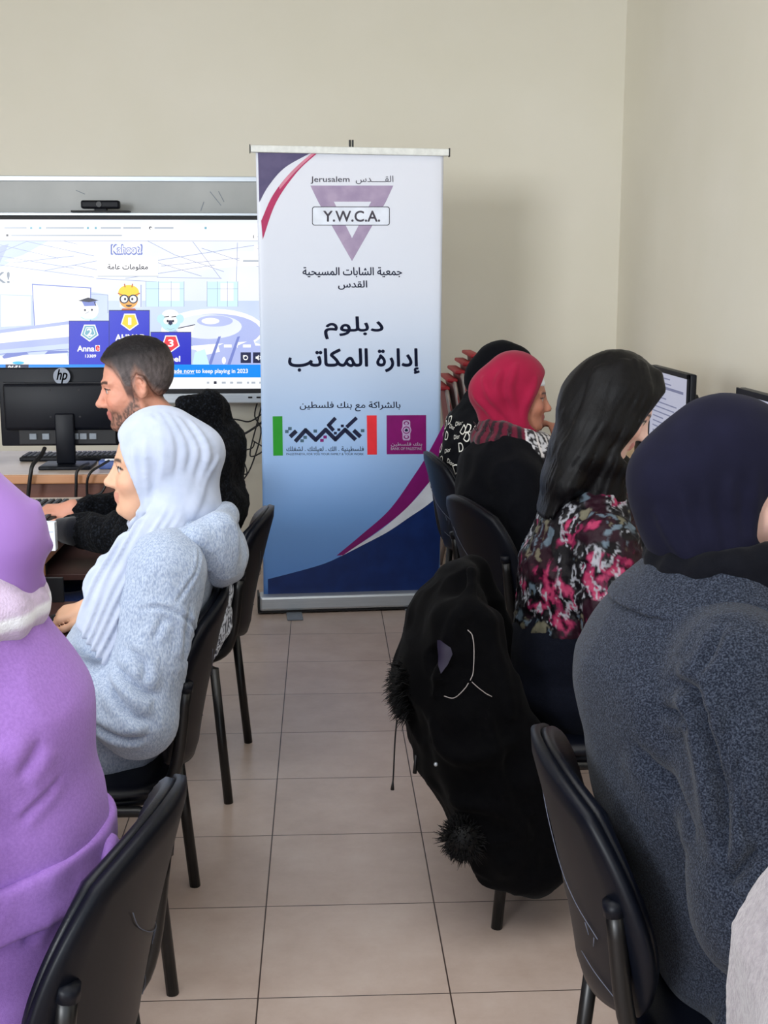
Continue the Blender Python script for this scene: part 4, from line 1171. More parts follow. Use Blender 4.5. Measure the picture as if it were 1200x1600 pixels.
def skin_mat(name, rough=.5):
    m, nt, b = new_mat(name)
    a = N(nt, 'ShaderNodeAttribute', attribute_name='tint')
    nt.links.new(a.outputs['Color'], b.inputs['Base Color'])
    b.inputs['Roughness'].default_value = rough; b.inputs['Specular IOR Level'].default_value = .35
    b.inputs['Subsurface Weight'].default_value = .08; b.inputs['Subsurface Radius'].default_value = (.01, .004, .002)
    n2 = N(nt, 'ShaderNodeTexNoise', i_Scale=900.0, i_Detail=2); nt.links.new(coords(nt), n2.inputs['Vector'])
    bp_ = N(nt, 'ShaderNodeBump', i_Strength=.08, i_Distance=.002); nt.links.new(n2.outputs['Fac'], bp_.inputs['Height']); nt.links.new(bp_.outputs['Normal'], b.inputs['Normal'])
    return m
M['skin'] = skin_mat('skin')

# ------------------------------------------------------------------ people
def fabric(name, c, c2=None, nscale=60, rough=.85, sheen=.25, bump=.15, bscale=500, **k): return mat(name, c, rough, spec=.25 if max(c) > 60 else .06, c2=c2, nscale=nscale, sheen=sheen, bump=bump, bscale=bscale, **k)
def tint_fabric(name, rough=.85, sheen=.2, bump=.2, bscale=500, spec=.25):
    m, nt, b = new_mat(name)
    a = N(nt, 'ShaderNodeAttribute', attribute_name='tint'); nt.links.new(a.outputs['Color'], b.inputs['Base Color'])
    b.inputs['Roughness'].default_value = rough; b.inputs['Sheen Weight'].default_value = sheen; b.inputs['Specular IOR Level'].default_value = spec
    n2 = N(nt, 'ShaderNodeTexNoise', i_Scale=bscale, i_Detail=3); nt.links.new(coords(nt), n2.inputs['Vector'])
    q = N(nt, 'ShaderNodeBump', i_Strength=bump, i_Distance=.003); nt.links.new(n2.outputs['Fac'], q.inputs['Height']); nt.links.new(q.outputs['Normal'], b.inputs['Normal'])
    return m
M['denim'] = fabric('dark_denim', (24, 32, 58), (32, 42, 72), 300)
M['shoe'] = mat('dark_shoe', (20, 20, 24), .5)
M['white_scarf'] = fabric('white_scarf_cloth', (172, 182, 204), (182, 191, 212), 30, bump=.06, bscale=900)
M['hoodie'] = fabric('heather_grey_fleece', (136, 150, 176), (176, 188, 206), 330, stretch=(1, 1, .4), lo=.36, hi=.66, bump=.35, bscale=330)
M['blue_denim'] = fabric('blue_denim', (60, 96, 158), (84, 122, 184), 220, bump=.3)
M['short_hair'] = tint_fabric('short_dark_hair', .6, .0, .5, 260, .3)
M['sherpa'] = fabric('black_speckled_fleece', (7, 8, 11), (34, 38, 46), 150, lo=.50, hi=.74, bump=.8, bscale=180, sheen=.02)
M['cuff'] = fabric('dark_knit_cuff', (20, 22, 30), None, 80)
M['navy_trousers'] = fabric('navy_trousers', (28, 44, 92), (36, 54, 106), 120)
M['purple_satin'] = mat('purple_satin', (148, 108, 182), .5, spec=.35, c2=(156, 116, 190), nscale=6, sheen=.12)
M['purple_wool'] = fabric('purple_crepe', (152, 110, 190), (162, 120, 200), 240, bump=.2, bscale=700, sheen=.12)
M['tint_knit'] = tint_fabric('two_tone_knit', .9, .3, .5, 300)
M['navy_scarf'] = fabric('navy_jersey', (19, 19, 34), (22, 22, 39), 20, bump=.05, sheen=.03)
M['black_knit'] = fabric('black_cloth', (10, 11, 17), (13, 14, 20), 50, bump=.15, sheen=.03)
M['grey_wool'] = fabric('grey_speckled_wool', (24, 28, 39), (68, 75, 90), 420, lo=.42, hi=.74, bump=.5, bscale=420, sheen=.08)
M['black_trousers'] = fabric('black_trousers', (10, 10, 14), None, 90, sheen=.03)
M['long_hair'] = mat('glossy_black_hair', (4, 4, 6), .42, spec=.16, c2=(8, 7, 10), nscale=60, stretch=(8, 3, 1), bump=.2, bscale=130)
M['velvet'] = tint_fabric('crushed_floral_velvet', .55, .0, .3, 120, .18)
M['black_jeans'] = fabric('black_denim', (9, 11, 20), (13, 16, 27), 260, bump=.25, sheen=.03)
M['crimson'] = fabric('crimson_jersey', (138, 9, 50), (150, 13, 56), 14, bump=.06, sheen=.12)
M['tint_cloth'] = tint_fabric('patterned_cloth', .85, .2, .4, 300)
M['fringe'] = fabric('dark_red_fringe', (62, 12, 30), (34, 12, 24), 40)
M['black_cotton'] = fabric('black_cotton', (8, 9, 14), (11, 12, 17), 60, bump=.2, sheen=.03)
M['print_white'] = mat('white_print', (216, 214, 206), .8)
M['cream_fleece'] = fabric('cream_fleece', (128, 122, 127), (146, 140, 144), 160, bump=.5, bscale=260)
M['black_suede'] = fabric('black_suede', (3, 3, 5), (5, 5, 7), 60, bump=.2, sheen=.02)
M['lining'] = mat('dark_violet_lining', (34, 28, 50), .5)
M['pale_thread'] = mat('pale_seam_tape', (150, 142, 140), .8)
M['black_fur'] = mat('black_fur', (7, 7, 9), .6, spec=.3)
def v3(*a): return np.array(a, float)
def crumple(amp, fr, s=0, stretch=(1, 1, 1)):
    st = np.array(stretch, float)
    return lambda V: amp * (2 * np.abs(2 * fbm(V * fr * st, s, 2) - 1) - .55) * -1
def legs(root, hip, fwd, m, name='trousers', spread=.10, knee_z=.50, reach=.42, r=(.092, .068, .05), low=.10, foot=True):
    f = np.array([fwd[0], fwd[1], 0.]); f /= np.linalg.norm(f); l = np.array([-f[1], f[0], 0.])
    fs = []
    for s in (-1, 1):
        h = np.array(hip) + l * s * spread * .9; k = np.array([hip[0], hip[1], knee_z]) + f * reach + l * s * spread
        a = np.array([k[0], k[1], low]) + f * .04
        fs += [cap(h, k, r[0], r[1]), cap(k, a, r[1], r[2])]
        if foot:
            so = U(.02, ell(a + f * .055 + v3(0, 0, .045 - low), (.125, .045, .042), [f, l, [0, 0, 1]]), ell(a + v3(0, 0, .055 - low), (.05, .04, .052), [f, l, [0, 0, 1]]))
            so = INT(so, half((0, 0, .004), (0, 0, -1)), .006)
            sculpt('shoe', so, .009, M['shoe'], root)
    return sculpt(name, U(.03, *fs), .011, m, root, crumple(.006, 14, 2))
def inner_body(head, H, neck, stations, fwd, arms, extra=()):
    """head, neck, trunk, arms and thighs as one continuous surface under the clothes"""
    f = np.array([fwd[0], fwd[1], 0.]); f /= np.linalg.norm(f); l = np.array([-f[1], f[0], 0.])
    st_ = [(c, w * .72, d * .68) for c, w, d in stations]
    hp_ = np.array(stations[0][0])
    parts = [BND(head, .06), cap(H.w(-.022, 0, -.07), neck, .050, .054), loft(st_, l, .04)]
    for s in (-1, 1): parts.append(chain([hp_ + l * s * .09, hp_ + l * s * .10 + f * .42 - v3(0, 0, .01), np.array([hp_[0], hp_[1], .09]) + l * s * .10 + f * .45], [.068, .05, .034]))
    for (sh, el, wr) in arms: parts += [cap(neck - v3(0, 0, .03), sh, .045, .05), cap(sh, el, .044, .034), cap(el, wr, .034, .024)]
    return U(.018, *parts, *extra)

HUMANS = {}
def human(label, loc): return thing('person', label, 'person', loc)

# ---- person in the grey hoodie and white headscarf
def build_hoodie_person():
    root = human('person with white headscarf and grey hoodie, hand on a mouse', (-.577, 2.745, 0))
    fwd = (-1, 0)
    H = Frame(atY(240, 730, 2.75), (-1, -.12), .02, k=.90)
    neck = v3(-.305, 2.75, .985)
    st = [(v3(-.50, 2.75, .50), .18, .14), (v3(-.46, 2.75, .62), .17, .13), (v3(-.385, 2.75, .78), .175, .125), (v3(-.330, 2.75, .90), .175, .10), (v3(-.31, 2.75, .955), .10, .08)]
    nA = (v3(-.325, 2.60, .895), v3(-.385, 2.525, .605), v3(-.60, 2.57, .69)); fA = (v3(-.31, 2.905, .91), v3(-.43, 2.98, .70), atY(148, 950, 3.02))
    hnd = hand_field(fA[2], (-1, .03, -.20), (0.1, -.25, 1), (0, -1, 0), curl=.42, scale=.92, fore=fA[1])
    hn2 = hand_field(nA[2], (-1, .1, -.1), (0, 0, 1), (0, 1, 0), curl=.4, scale=.92, fore=nA[1])
    head = head_field(H, nose=1.0, jaw=.85, ears=False, brow=.6)
    sculpt('body', inner_body(head, H, neck, st, fwd, (nA, fA), (hnd, hn2)), .0042, M['skin'], root, color=head_paint(H, (212, 166, 138), (188, 122, 108), (44, 32, 32), liner=(24, 18, 18)))
    hj = U(.022, H.ell((-.020, 0, .040), (.111, .097, .108)), H.ell((.022, 0, -.035), (.080, .082, .110)), H.ell((-.095, 0, .030), (.078, .080, .075)), H.ell((-.080, 0, -.045), (.075, .078, .085)), cap(H.w(.0, 0, -.10), neck + v3(.0, 0, .0), .070, .082), ell(neck + v3(.0, 0, .015), (.078, .085, .06)))
    hj = SUB(hj, face_opening(H, .052, .38), .010)
    base = hj
    top = H.w(.0, -.02, .15)
    def fo(*pts, r=.006): return fold(base, [atY(x, y, Y) for x, y, Y in pts], r)
    # draped folds fanning from the crown to the tail
    R_ = [fo((232, 648, 2.70), (252, 672, 2.66), (257, 720, 2.655), (250, 770, 2.66), (236, 820, 2.66), r=.008), fo((246, 642, 2.70), (268, 680, 2.655), (270, 730, 2.65), (256, 790, 2.655), (243, 835, 2.65), r=.007),
          fo((262, 640, 2.70), (290, 690, 2.66), (288, 735, 2.65), (268, 795, 2.65), (250, 840, 2.65), r=.007), fo((282, 645, 2.70), (310, 700, 2.67), (300, 750, 2.66), (275, 805, 2.65), (256, 850, 2.64), r=.006),
          fo((300, 655, 2.72), (328, 710, 2.69), (312, 765, 2.67), (288, 812, 2.65), r=.006), fo((340, 715, 2.72), (322, 765, 2.68), (298, 810, 2.66), r=.005),
          fo((180, 690, 2.69), (190, 740, 2.68), (212, 790, 2.68), (228, 830, 2.68), r=.004), fo((205, 700, 2.67), (212, 750, 2.66), (225, 800, 2.67), r=.004), fo((225, 690, 2.66), (228, 750, 2.66), (232, 805, 2.67), r=.004)]
    ho = U(.022, loft(st, (0, 1, 0), .03), ell((-.45, 2.75, .55), (.15, .19, .08)), U(.03, cap(nA[0], nA[1], .083, .080), cap(nA[1], nA[2] + v3(.03, 0, 0), .076, .050)), U(.03, cap(fA[0], fA[1], .080, .070), cap(fA[1], fA[2] + v3(.03, 0, .0), .068, .042)))
    ho = SUB(ho, ell(neck + v3(-.03, 0, .045), (.075, .072, .05)), .02)
    # tail of the scarf falling over the chest
    path = list(onto(ho, [atY(207, 895, 2.60), atY(189, 950, 2.575), atY(175, 1000, 2.56), atY(167, 1046, 2.55)], .012, 2, 10).astype(float))
    path = [atY(232, 848, 2.612)] + path
    path = [p.astype(float) for p in onto(base, [atY(282, 745, 2.65), atY(266, 795, 2.65)], -.010, 1, 10)] + path
    path = catmull(path, 3)
    tq = np.linspace(0, 1, len(path)); wid = np.interp(tq, [0, .2, .45, 1], [.020, .028, .028, .029]); thk = np.interp(tq, [0, .25, .5, 1], [.012, .013, .015, .016])
    tail = loft([(p, w, d) for p, w, d in zip(path, wid, thk)], (1, 0, -.25), .03)
    tail = INT(tail, half(path[-1], path[-1] - path[-2]), .006)
    P0, P1 = path[2], path[-1]; ax = (P1 - P0) / np.linalg.norm(P1 - P0); lt = np.array([1, 0, -.25]); lt -= ax * (lt @ ax); lt /= np.linalg.norm(lt)
    def pleat(V):
        u = (V - P0) @ lt + .012 * noise3(V * 9, 4); t = (V - P0) @ ax; on = np.clip((t - .02) / .10, 0, 1) * (np.abs(u) < .10)
        return (.0034 * np.sin(u * 340 + 5.0 * noise3(np.c_[t * 2.5, u * 24, t * 0], 6)) + .0018 * np.sin(u * 430 + t * 7 + 3 * noise3(np.c_[t * 3, u * 26, t * 0], 7))) * on
    sculpt('headscarf', U(.012, U(.010, hj, *[BND(f, .03) for f in R_]), tail), .0042, M['white_scarf'], root, pleat)
    hood = U(.03, ell(atY(350, 868, 2.75), (.052, .115, .066)), ell(atY(330, 850, 2.66), (.06, .05, .05)), ell(atY(330, 850, 2.84), (.06, .05, .05)), chain([atY(352, 805, 2.75) + v3(0, -.02, 0), atY(345, 822, 2.66), atY(310, 843, 2.625), atY(272, 846, 2.63)], [.026, .026, .026, .024]), chain([atY(352, 805, 2.75) + v3(0, .02, 0), atY(345, 822, 2.86), atY(310, 843, 2.89), atY(272, 846, 2.87)], [.026, .026, .026, .024]))
    hb = U(.025, ho)
    cz = creases(hb, [([atY(292, 862, 2.60), atY(282, 905, 2.56), atY(262, 950, 2.53)], .003, .006), ([atY(215, 952, 2.5), atY(262, 952, 2.5), atY(320, 985, 2.55), atY(345, 1005, 2.6)], .005, .008),
        ([atY(170, 1060, 2.5), atY(200, 1110, 2.45), atY(240, 1130, 2.45)], .010, .016), ([atY(175, 1035, 2.5), atY(215, 1075, 2.45), atY(255, 1090, 2.45)], .010, .016), ([atY(150, 1120, 2.5), atY(190, 1150, 2.45), atY(230, 1150, 2.45)], .009, .014), ([atY(200, 1010, 2.5), atY(225, 1040, 2.45), atY(225, 1070, 2.45)], .008, .014),
        ([atY(330, 950, 2.5), atY(318, 1000, 2.5), atY(330, 1040, 2.5)], .006, .014), ([atY(255, 965, 2.5), atY(240, 1000, 2.5)], .005, .012)])
    sculpt('hoodie', ho, .0048, M['hoodie'], root, lambda V: crumple(.005, 9, 5)(V) + cz(V) + .0014 * (noise3(V * np.array([200, 200, 90]), 8) - .5))
    sculpt('hood', hood, .005, M['hoodie'], root, lambda V: crumple(.005, 16, 6)(V) + .0012 * (noise3(V * np.array([160, 160, 90]), 8) - .5))
    legs(root, (-.50, 2.75, .53), fwd, M['blue_denim'], reach=.40)
    return root

# ---- person in the black fleece jacket
def build_man():
    root = human('person in black speckled fleece jacket with bare head, hands on a keyboard', (-.515, 3.76, 0))
    fwd = (-1, 0)
    H = Frame(atY(213, 602, 3.76), (-1, -.10), .19, k=1.04)
    neck = v3(-.455, 3.76, 1.06)
    st = [(v3(-.47, 3.76, .50), .19, .15), (v3(-.44, 3.76, .66), .19, .155), (v3(-.415, 3.76, .82), .205, .155), (v3(-.405, 3.76, .95), .205, .135), (v3(-.43, 3.76, 1.03), .12, .10)]
    nA = (v3(-.42, 3.565, .96), atY(232, 838, 3.50), atY(92, 828, 3.68)); fA = (v3(-.43, 3.955, .96), atY(212, 800, 4.06), atY(116, 797, 3.97))
    h1 = hand_field(nA[2], (-1, .12, -.06), (.1, -.2, 1), (0, 1, 0), curl=.30, scale=1.02, fore=nA[1]); h2 = hand_field(fA[2], (-1, -.05, -.06), (.1, -.35, 1), (0, -1, 0), curl=.30, scale=1.02, fore=fA[1])
    head = head_field(H, nose=1.12, jaw=1.12, ears=True, brow=1.1)
    sculpt('body', inner_body(head, H, neck, st, fwd, (nA, fA), (h1, h2)), .0034, M['skin'], root, lambda V: .0012 * (fbm(V * 260, 2, 1) - .5) * (np.abs(H.loc(V.astype(np.float32))) < .15).all(1), head_paint(H, (206, 146, 124), (176, 100, 94), (30, 22, 22), beard=(74, 56, 50), hair=(50, 46, 48), browz=.023))
    sk = U(.03, H.ell((-.014, 0, .034), (.096, .076, .086)))
    def reg(P):
        L = H.loc(P); zm = (np.interp(L[:, 0], HL_X, HL_Z)).astype(np.float32); return (zm + .004 - L[:, 2]) * H.k
    th = Fd(lambda P: sk(P) - (.0022 + .016 * np.clip((H.loc(P)[:, 2] - .02) / .075, 0, 1)), sk.lo - .03, sk.hi + .03)
    hair = INT(th, Fd(reg, th.lo, th.hi), .005)
    def hcol(V):
        L = H.loc(V.astype(np.float32)).astype(float); t = np.clip((L[:, 2] - .035) / .06, 0, 1); g = fbm(np.c_[L[:, 0] * 150, L[:, 1] * 150, L[:, 2] * 60], 5, 2)
        e = np.clip((L[:, 2] - np.interp(L[:, 0], HL_X, HL_Z)) / .035, 0, 1)
        dk, gy, sk2 = [np.array(lin(c)[:3]) for c in ((22, 19, 22), (92, 84, 84), (168, 128, 112))]
        side = sk2 * (1 - e)[:, None] + gy * e[:, None]; side = side * (.45 + 1.1 * g)[:, None]
        return side * (1 - t)[:, None] + dk * t[:, None] * (.7 + .6 * g)[:, None]
    hair = SUB(hair, U(.01, *[H.ell((-.014, s * .086, .0), (.024, .016, .036), -.22) for s in (-1, 1)]), .006)
    sculpt('hair', hair, .0036, M['short_hair'], root, lambda V: .0040 * (fbm(H.loc(V.astype(np.float32)) * np.array([110, 110, 60]), 3, 2) - .5), hcol)
    jk = U(.025, loft([(c, w + .012, d + .012) for c, w, d in st], (0, 1, 0), .05), U(.03, cap(nA[0], nA[1], .092, .075), cap(nA[1], nA[2] + v3(.05, 0, .0), .076, .046)), U(.03, cap(fA[0], fA[1], .090, .072), cap(fA[1], fA[2] + v3(.03, 0, 0), .070, .042)))
    hd = U(.04, ell(atY(352, 700, 3.78), (.060, .13, .085)), ell(atY(318, 650, 3.78), (.065, .115, .055)), ell(atY(350, 780, 3.76), (.07, .15, .09)), chain([atY(290, 632, 3.66), atY(328, 628, 3.70), atY(338, 640, 3.80), atY(320, 640, 3.88)], [.026, .03, .03, .03]))
    jk = SUB(U(.03, jk, hd), ell(neck + v3(-.015, 0, .06), (.072, .075, .07)), .02)
    fur = lambda V: crumple(.010, 13, 7)(V) + .005 * (fbm(V * 90, 4, 2) - .5)
    sculpt('jacket', jk, .0055, M['sherpa'], root, fur)
    for w_, e_ in ((nA[2], nA[1]), (fA[2], fA[1])):
        d = (e_ - w_) / np.linalg.norm(e_ - w_); sculpt('cuff', U(.01, cap(w_ + d * .012, w_ + d * .06, .036, .043)), .005, M['cuff'], root)
    legs(root, (-.47, 3.76, .54), fwd, M['navy_trousers'], reach=.44, spread=.11)
    return root

# ---- person in purple at the front left
def build_purple():
    root = human('person in long purple dress with purple headscarf, seen from behind', (-.585, 1.66, 0))
    fwd = (-1, .05)
    H = Frame(atY(-112, 862, 1.66), fwd, .20, k=.93)
    neck = v3(-.55, 1.66, 1.085)
    st = [(v3(-.52, 1.66, .50), .20, .18), (v3(-.480, 1.66, .64), .18, .165), (v3(-.455, 1.66, .75), .17, .15), (v3(-.460, 1.66, .91), .185, .140), (v3(-.495, 1.66, 1.025), .16, .11), (v3(-.53, 1.66, 1.08), .09, .08)]
    nA = (v3(-.50, 1.485, 1.0), v3(-.515, 1.415, .69), v3(-.76, 1.48, .75)); fA = (v3(-.51, 1.83, 1.0), v3(-.56, 1.89, .72), v3(-.80, 1.82, .76))
    hs = [hand_field(a[2], (-1, 0, -.1), (0, 0, 1), (0, s, 0), curl=.4, scale=.92, fore=a[1]) for a, s in ((nA, 1), (fA, -1))]
    head = head_field(H, jaw=.85, ears=False, brow=.6)
    sculpt('body', inner_body(head, H, neck, st, fwd, (nA, fA), hs), .006, M['skin'], root, color=head_paint(H, (214, 170, 146), (190, 116, 108), (44, 32, 32)))
    hj = U(.025, H.ell((-.014, 0, .040), (.118, .100, .112)), H.ell((.022, 0, -.035), (.080, .082, .110)), H.ell((-.085, 0, -.005), (.085, .085, .085)), H.ell((-.070, 0, -.080), (.070, .078, .075)), cap(H.w(.0, 0, -.10), neck, .072, .080))
    hj = SUB(hj, face_opening(H), .006)
    fl = [fold(hj, [H.w(*p) for p in ps], r) for ps, r in (([(.05, -.08, -.09), (-.05, -.09, -.07), (-.13, -.06, -.04), (-.16, .0, -.02)], .007), ([(.05, -.09, -.11), (-.04, -.09, -.105), (-.11, -.06, -.085), (-.14, .0, -.07)], .007), ([(.06, -.08, -.06), (-.03, -.1, -.03), (-.12, -.07, .02), (-.165, .0, .03)], .005), ([(.02, -.06, -.14), (-.05, -.08, -.135), (-.11, -.04, -.12)], .006))]
    sculpt('headscarf', U(.012, hj, *[BND(f, .03) for f in fl]), .0055, M['purple_satin'], root, crumple(.003, 9, 3))
    # knitted scarf round the neck
    c0 = neck + v3(.0, 0, .005); rings = []
    for j, (rz, rr, rt) in enumerate(((.045, .092, .030), (.005, .118, .036), (-.035, .142, .034))):
        pts = [c0 + v3(math.cos(a) * rr * 1.05, math.sin(a) * rr * 1.1, rz - .03 * math.cos(a) * 0 + .012 * math.sin(2 * a + j)) for a in np.linspace(0, 2 * PI, 17)]
        rings.append(chain(pts, [rt * (1 + .12 * math.sin(5 * k + j)) for k in range(17)], .012))
    sc = U(.014, *rings)
    def sc_col(V):
        q = (V - c0); z = q[:, 2] + .012 * np.sin(2 * np.arctan2(q[:, 1], q[:, 0])); base = np.array(lin((190, 172, 198))[:3]); w = np.array(lin((232, 232, 240))[:3])
        g = .82 + .36 * fbm(V * np.array([90, 90, 260]), 5, 2); C = base[None] * g[:, None]
        m = np.clip((.010 - np.abs(z + .040 - .10 * (q[:, 1] + .14))) / .005, 0, 1); return C * (1 - m[:, None]) + w * m[:, None]
    sculpt('neck_scarf', sc, .0055, M['tint_knit'], root, lambda V: .0025 * (fbm(V * 60, 4, 2) - .5), sc_col)
    dr = U(.02, loft(st, (0, 1, 0), .05), U(.03, cap(nA[0], nA[1], .078, .080), cap(nA[1], nA[2] + v3(.04, 0, 0), .078, .055)), U(.03, cap(fA[0], fA[1], .080, .076), cap(fA[1], fA[2] + v3(.04, 0, 0), .074, .055)))
    sk_ = U(.05, loft([(v3(-.52, 1.66, .56), .20, .13), (v3(-.72, 1.66, .53), .20, .105), (v3(-.96, 1.66, .51), .185, .085)], (0, 1, 0), .05), loft([(v3(-.96, 1.66, .50), .185, .085), (v3(-1.0, 1.66, .14), .21, .11)], (0, 1, 0), .05), ell((-.53, 1.66, .50), (.16, .21, .09)))
    dr = U(.03, dr, sk_)
    cz = creases(dr, [([atY(30, 1290, 1.5), atY(80, 1275, 1.5), atY(140, 1220, 1.55)], .004, .010), ([atY(25, 1215, 1.5), atY(70, 1195, 1.5), atY(110, 1160, 1.5)], .006, .02), ([atY(22, 1160, 1.4), atY(20, 1300, 1.4), atY(22, 1450, 1.4)], .006, .010), ([atY(40, 1480, 1.5), atY(90, 1440, 1.5)], .006, .014)])
    sculpt('dress', dr, .0055, M['purple_wool'], root, lambda V: crumple(.004, 7, 4)(V) + cz(V))
    bz_ = lambda a: .030 * np.cos(a)
    band = ringband((-.460, 1.66, .70), .163, .183, bz_, .030, .008)
    sculpt('belt', band, .0045, M['purple_wool'], root, lambda V: crumple(.003, 16, 5)(V))
    knot = U(.012, ell((-.295, 1.63, .725), (.016, .03, .030)), ell((-.295, 1.62, .69), (.014, .022, .040)))
    sculpt('belt_tie', knot, .004, M['purple_wool'], root, crumple(.006, 30, 2))
    for s in (-1, 1):
        so = INT(ell((-1.07, 1.66 + .1 * s, .045), (.125, .045, .042)), half((0, 0, .004), (0, 0, -1)), .006); sculpt('shoe', so, .009, M['shoe'], root)
    return root

# ---- person in the dark grey coat
def build_greycoat():
    root = human('person in dark grey wool coat with large navy headscarf', (.70, 1.77, 0))
    fwd = (1, .10)
    H = Frame(atY(1142, 756, 1.77), (1, -.06), .20, k=.90)
    neck = v3(.585, 1.77, 1.075)
    st = [(v3(.66, 1.77, .50), .20, .16), (v3(.62, 1.77, .62), .20, .16), (v3(.565, 1.77, .78), .205, .165), (v3(.535, 1.77, .92), .21, .160), (v3(.550, 1.77, 1.005), .165, .105), (v3(.580, 1.77, 1.045), .09, .08)]
    nA = (v3(.545, 1.595, .975), v3(.560, 1.505, .69), v3(.84, 1.54, .755)); fA = (v3(.565, 1.95, .985), v3(.63, 2.03, .74), v3(.90, 1.98, .765))
    hs = [hand_field(a[2], (1, 0, -.1), (0, 0, 1), (0, s, 0), curl=.4, scale=.92, fore=a[1]) for a, s in ((nA, 1), (fA, -1))]
    head = head_field(H, jaw=.9, ears=False, brow=.6)
    sculpt('body', inner_body(head, H, neck, st, fwd, (nA, fA), hs), .0048, M['skin'], root, color=head_paint(H, (226, 184, 170), (196, 120, 116), (44, 32, 32)))
    hj = U(.028, H.ell((-.014, 0, .034), (.114, .102, .106)), H.ell((.020, 0, -.035), (.082, .084, .110)), H.ell((-.075, 0, -.010), (.090, .092, .085)), H.ell((-.050, 0, -.075), (.080, .084, .070)), cap(H.w(-.01, 0, -.10), neck + v3(.0, 0, .03), .074, .080))
    hj = SUB(hj, face_opening(H, .036, .32), .006)
    fl = [fold(hj, [H.w(*p) for p in ps], r) for ps, r in (([(.045, -.07, -.12), (.02, -.085, -.05), (.005, -.1, .03)], .008), ([(.03, -.075, -.13), (-.005, -.09, -.06), (-.03, -.105, .01)], .009), ([(.015, -.08, -.14), (-.03, -.09, -.08), (-.06, -.1, -.01)], .009), ([(.0, -.08, -.145), (-.05, -.09, -.10), (-.09, -.09, -.03)], .008), ([(-.01, -.08, -.15), (-.065, -.085, -.12), (-.12, -.07, -.06)], .008))]
    sculpt('headscarf', U(.012, hj, *[BND(f, .03) for f in fl]), .0048, M['navy_scarf'], root, crumple(.002, 10, 3))
    nk = U(.01, *[chain([neck + v3(.098 * math.cos(a), .098 * math.sin(a), zz + .02 * math.cos(a - .3)) for a in np.linspace(0, 2 * PI, 15)], [r_] * 15, .01) for zz, r_ in ((.035, .026), (.005, .030))])
    sculpt('scarf_wrap', nk, .005, M['black_knit'], root, crumple(.003, 26, 4))
    ct = U(.022, loft(st, (0, 1, 0), .05), U(.03, cap(nA[0], nA[1], .090, .086), cap(nA[1], nA[2] + v3(-.03, 0, 0), .085, .062)), U(.03, cap(fA[0], fA[1], .086, .080), cap(fA[1], fA[2] + v3(-.03, 0, 0), .078, .058)))
    sk_ = U(.04, ell((.66, 1.77, .50), (.17, .215, .09)), loft([(v3(.66, 1.77, .52), .215, .11), (v3(.98, 1.77, .52), .205, .095)], (0, 1, 0), .05), ell((.70, 1.585, .42), (.17, .045, .19)), ell((.74, 1.955, .40), (.19, .045, .19)))
    ct = SUB(U(.03, ct, sk_), ell(neck + v3(.03, 0, .05), (.085, .08, .06)), .02)
    cz = creases(ct, [([atY(1045, 1075, 1.5), atY(1052, 1160, 1.45), atY(1068, 1260, 1.4), atY(1085, 1380, 1.4)], .012, .016), ([atY(975, 1112, 1.55), atY(1010, 1130, 1.5), atY(1035, 1155, 1.5)], .007, .012), ([atY(1000, 1060, 1.55), atY(1035, 1085, 1.5), atY(1050, 1120, 1.5)], .008, .014),
        ([atY(1110, 1120, 1.4), atY(1095, 1200, 1.4), atY(1110, 1300, 1.4)], .006, .022), ([atY(1150, 1180, 1.4), atY(1140, 1260, 1.4), atY(1175, 1330, 1.4)], .007, .02), ([atY(950, 1180, 1.6), atY(990, 1260, 1.55), atY(1030, 1330, 1.5)], .006, .03), ([atY(1085, 1385, 1.4), atY(1140, 1365, 1.4), atY(1200, 1330, 1.4)], .008, .016),
        ([atY(1120, 930, 1.55), atY(1080, 990, 1.5), atY(1045, 1060, 1.5)], .004, .012)])
    sculpt('coat', ct, .005, M['grey_wool'], root, lambda V: crumple(.006, 6, 4)(V) + 1.5 * cz(V))
    co = ringband(neck + v3(.015, 0, 0), .128, .124, lambda a: .014 - .085 * np.clip((np.cos(a) + .35) / 1.35, 0, 1) ** 1.2, .044, .010, slope=1.0)
    co = INT(co, half(neck + v3(.115, 0, 0), (1, -.15, 0)), .01)
    co = SUB(co, cap(neck + v3(.01, 0, -.02), neck + v3(.01, 0, .08), .108), .006)
    sculpt('collar', co, .0042, M['grey_wool'], root, crumple(.003, 10, 4))
    legs(root, (.66, 1.77, .52), fwd, M['black_trousers'], reach=.42)
    return root

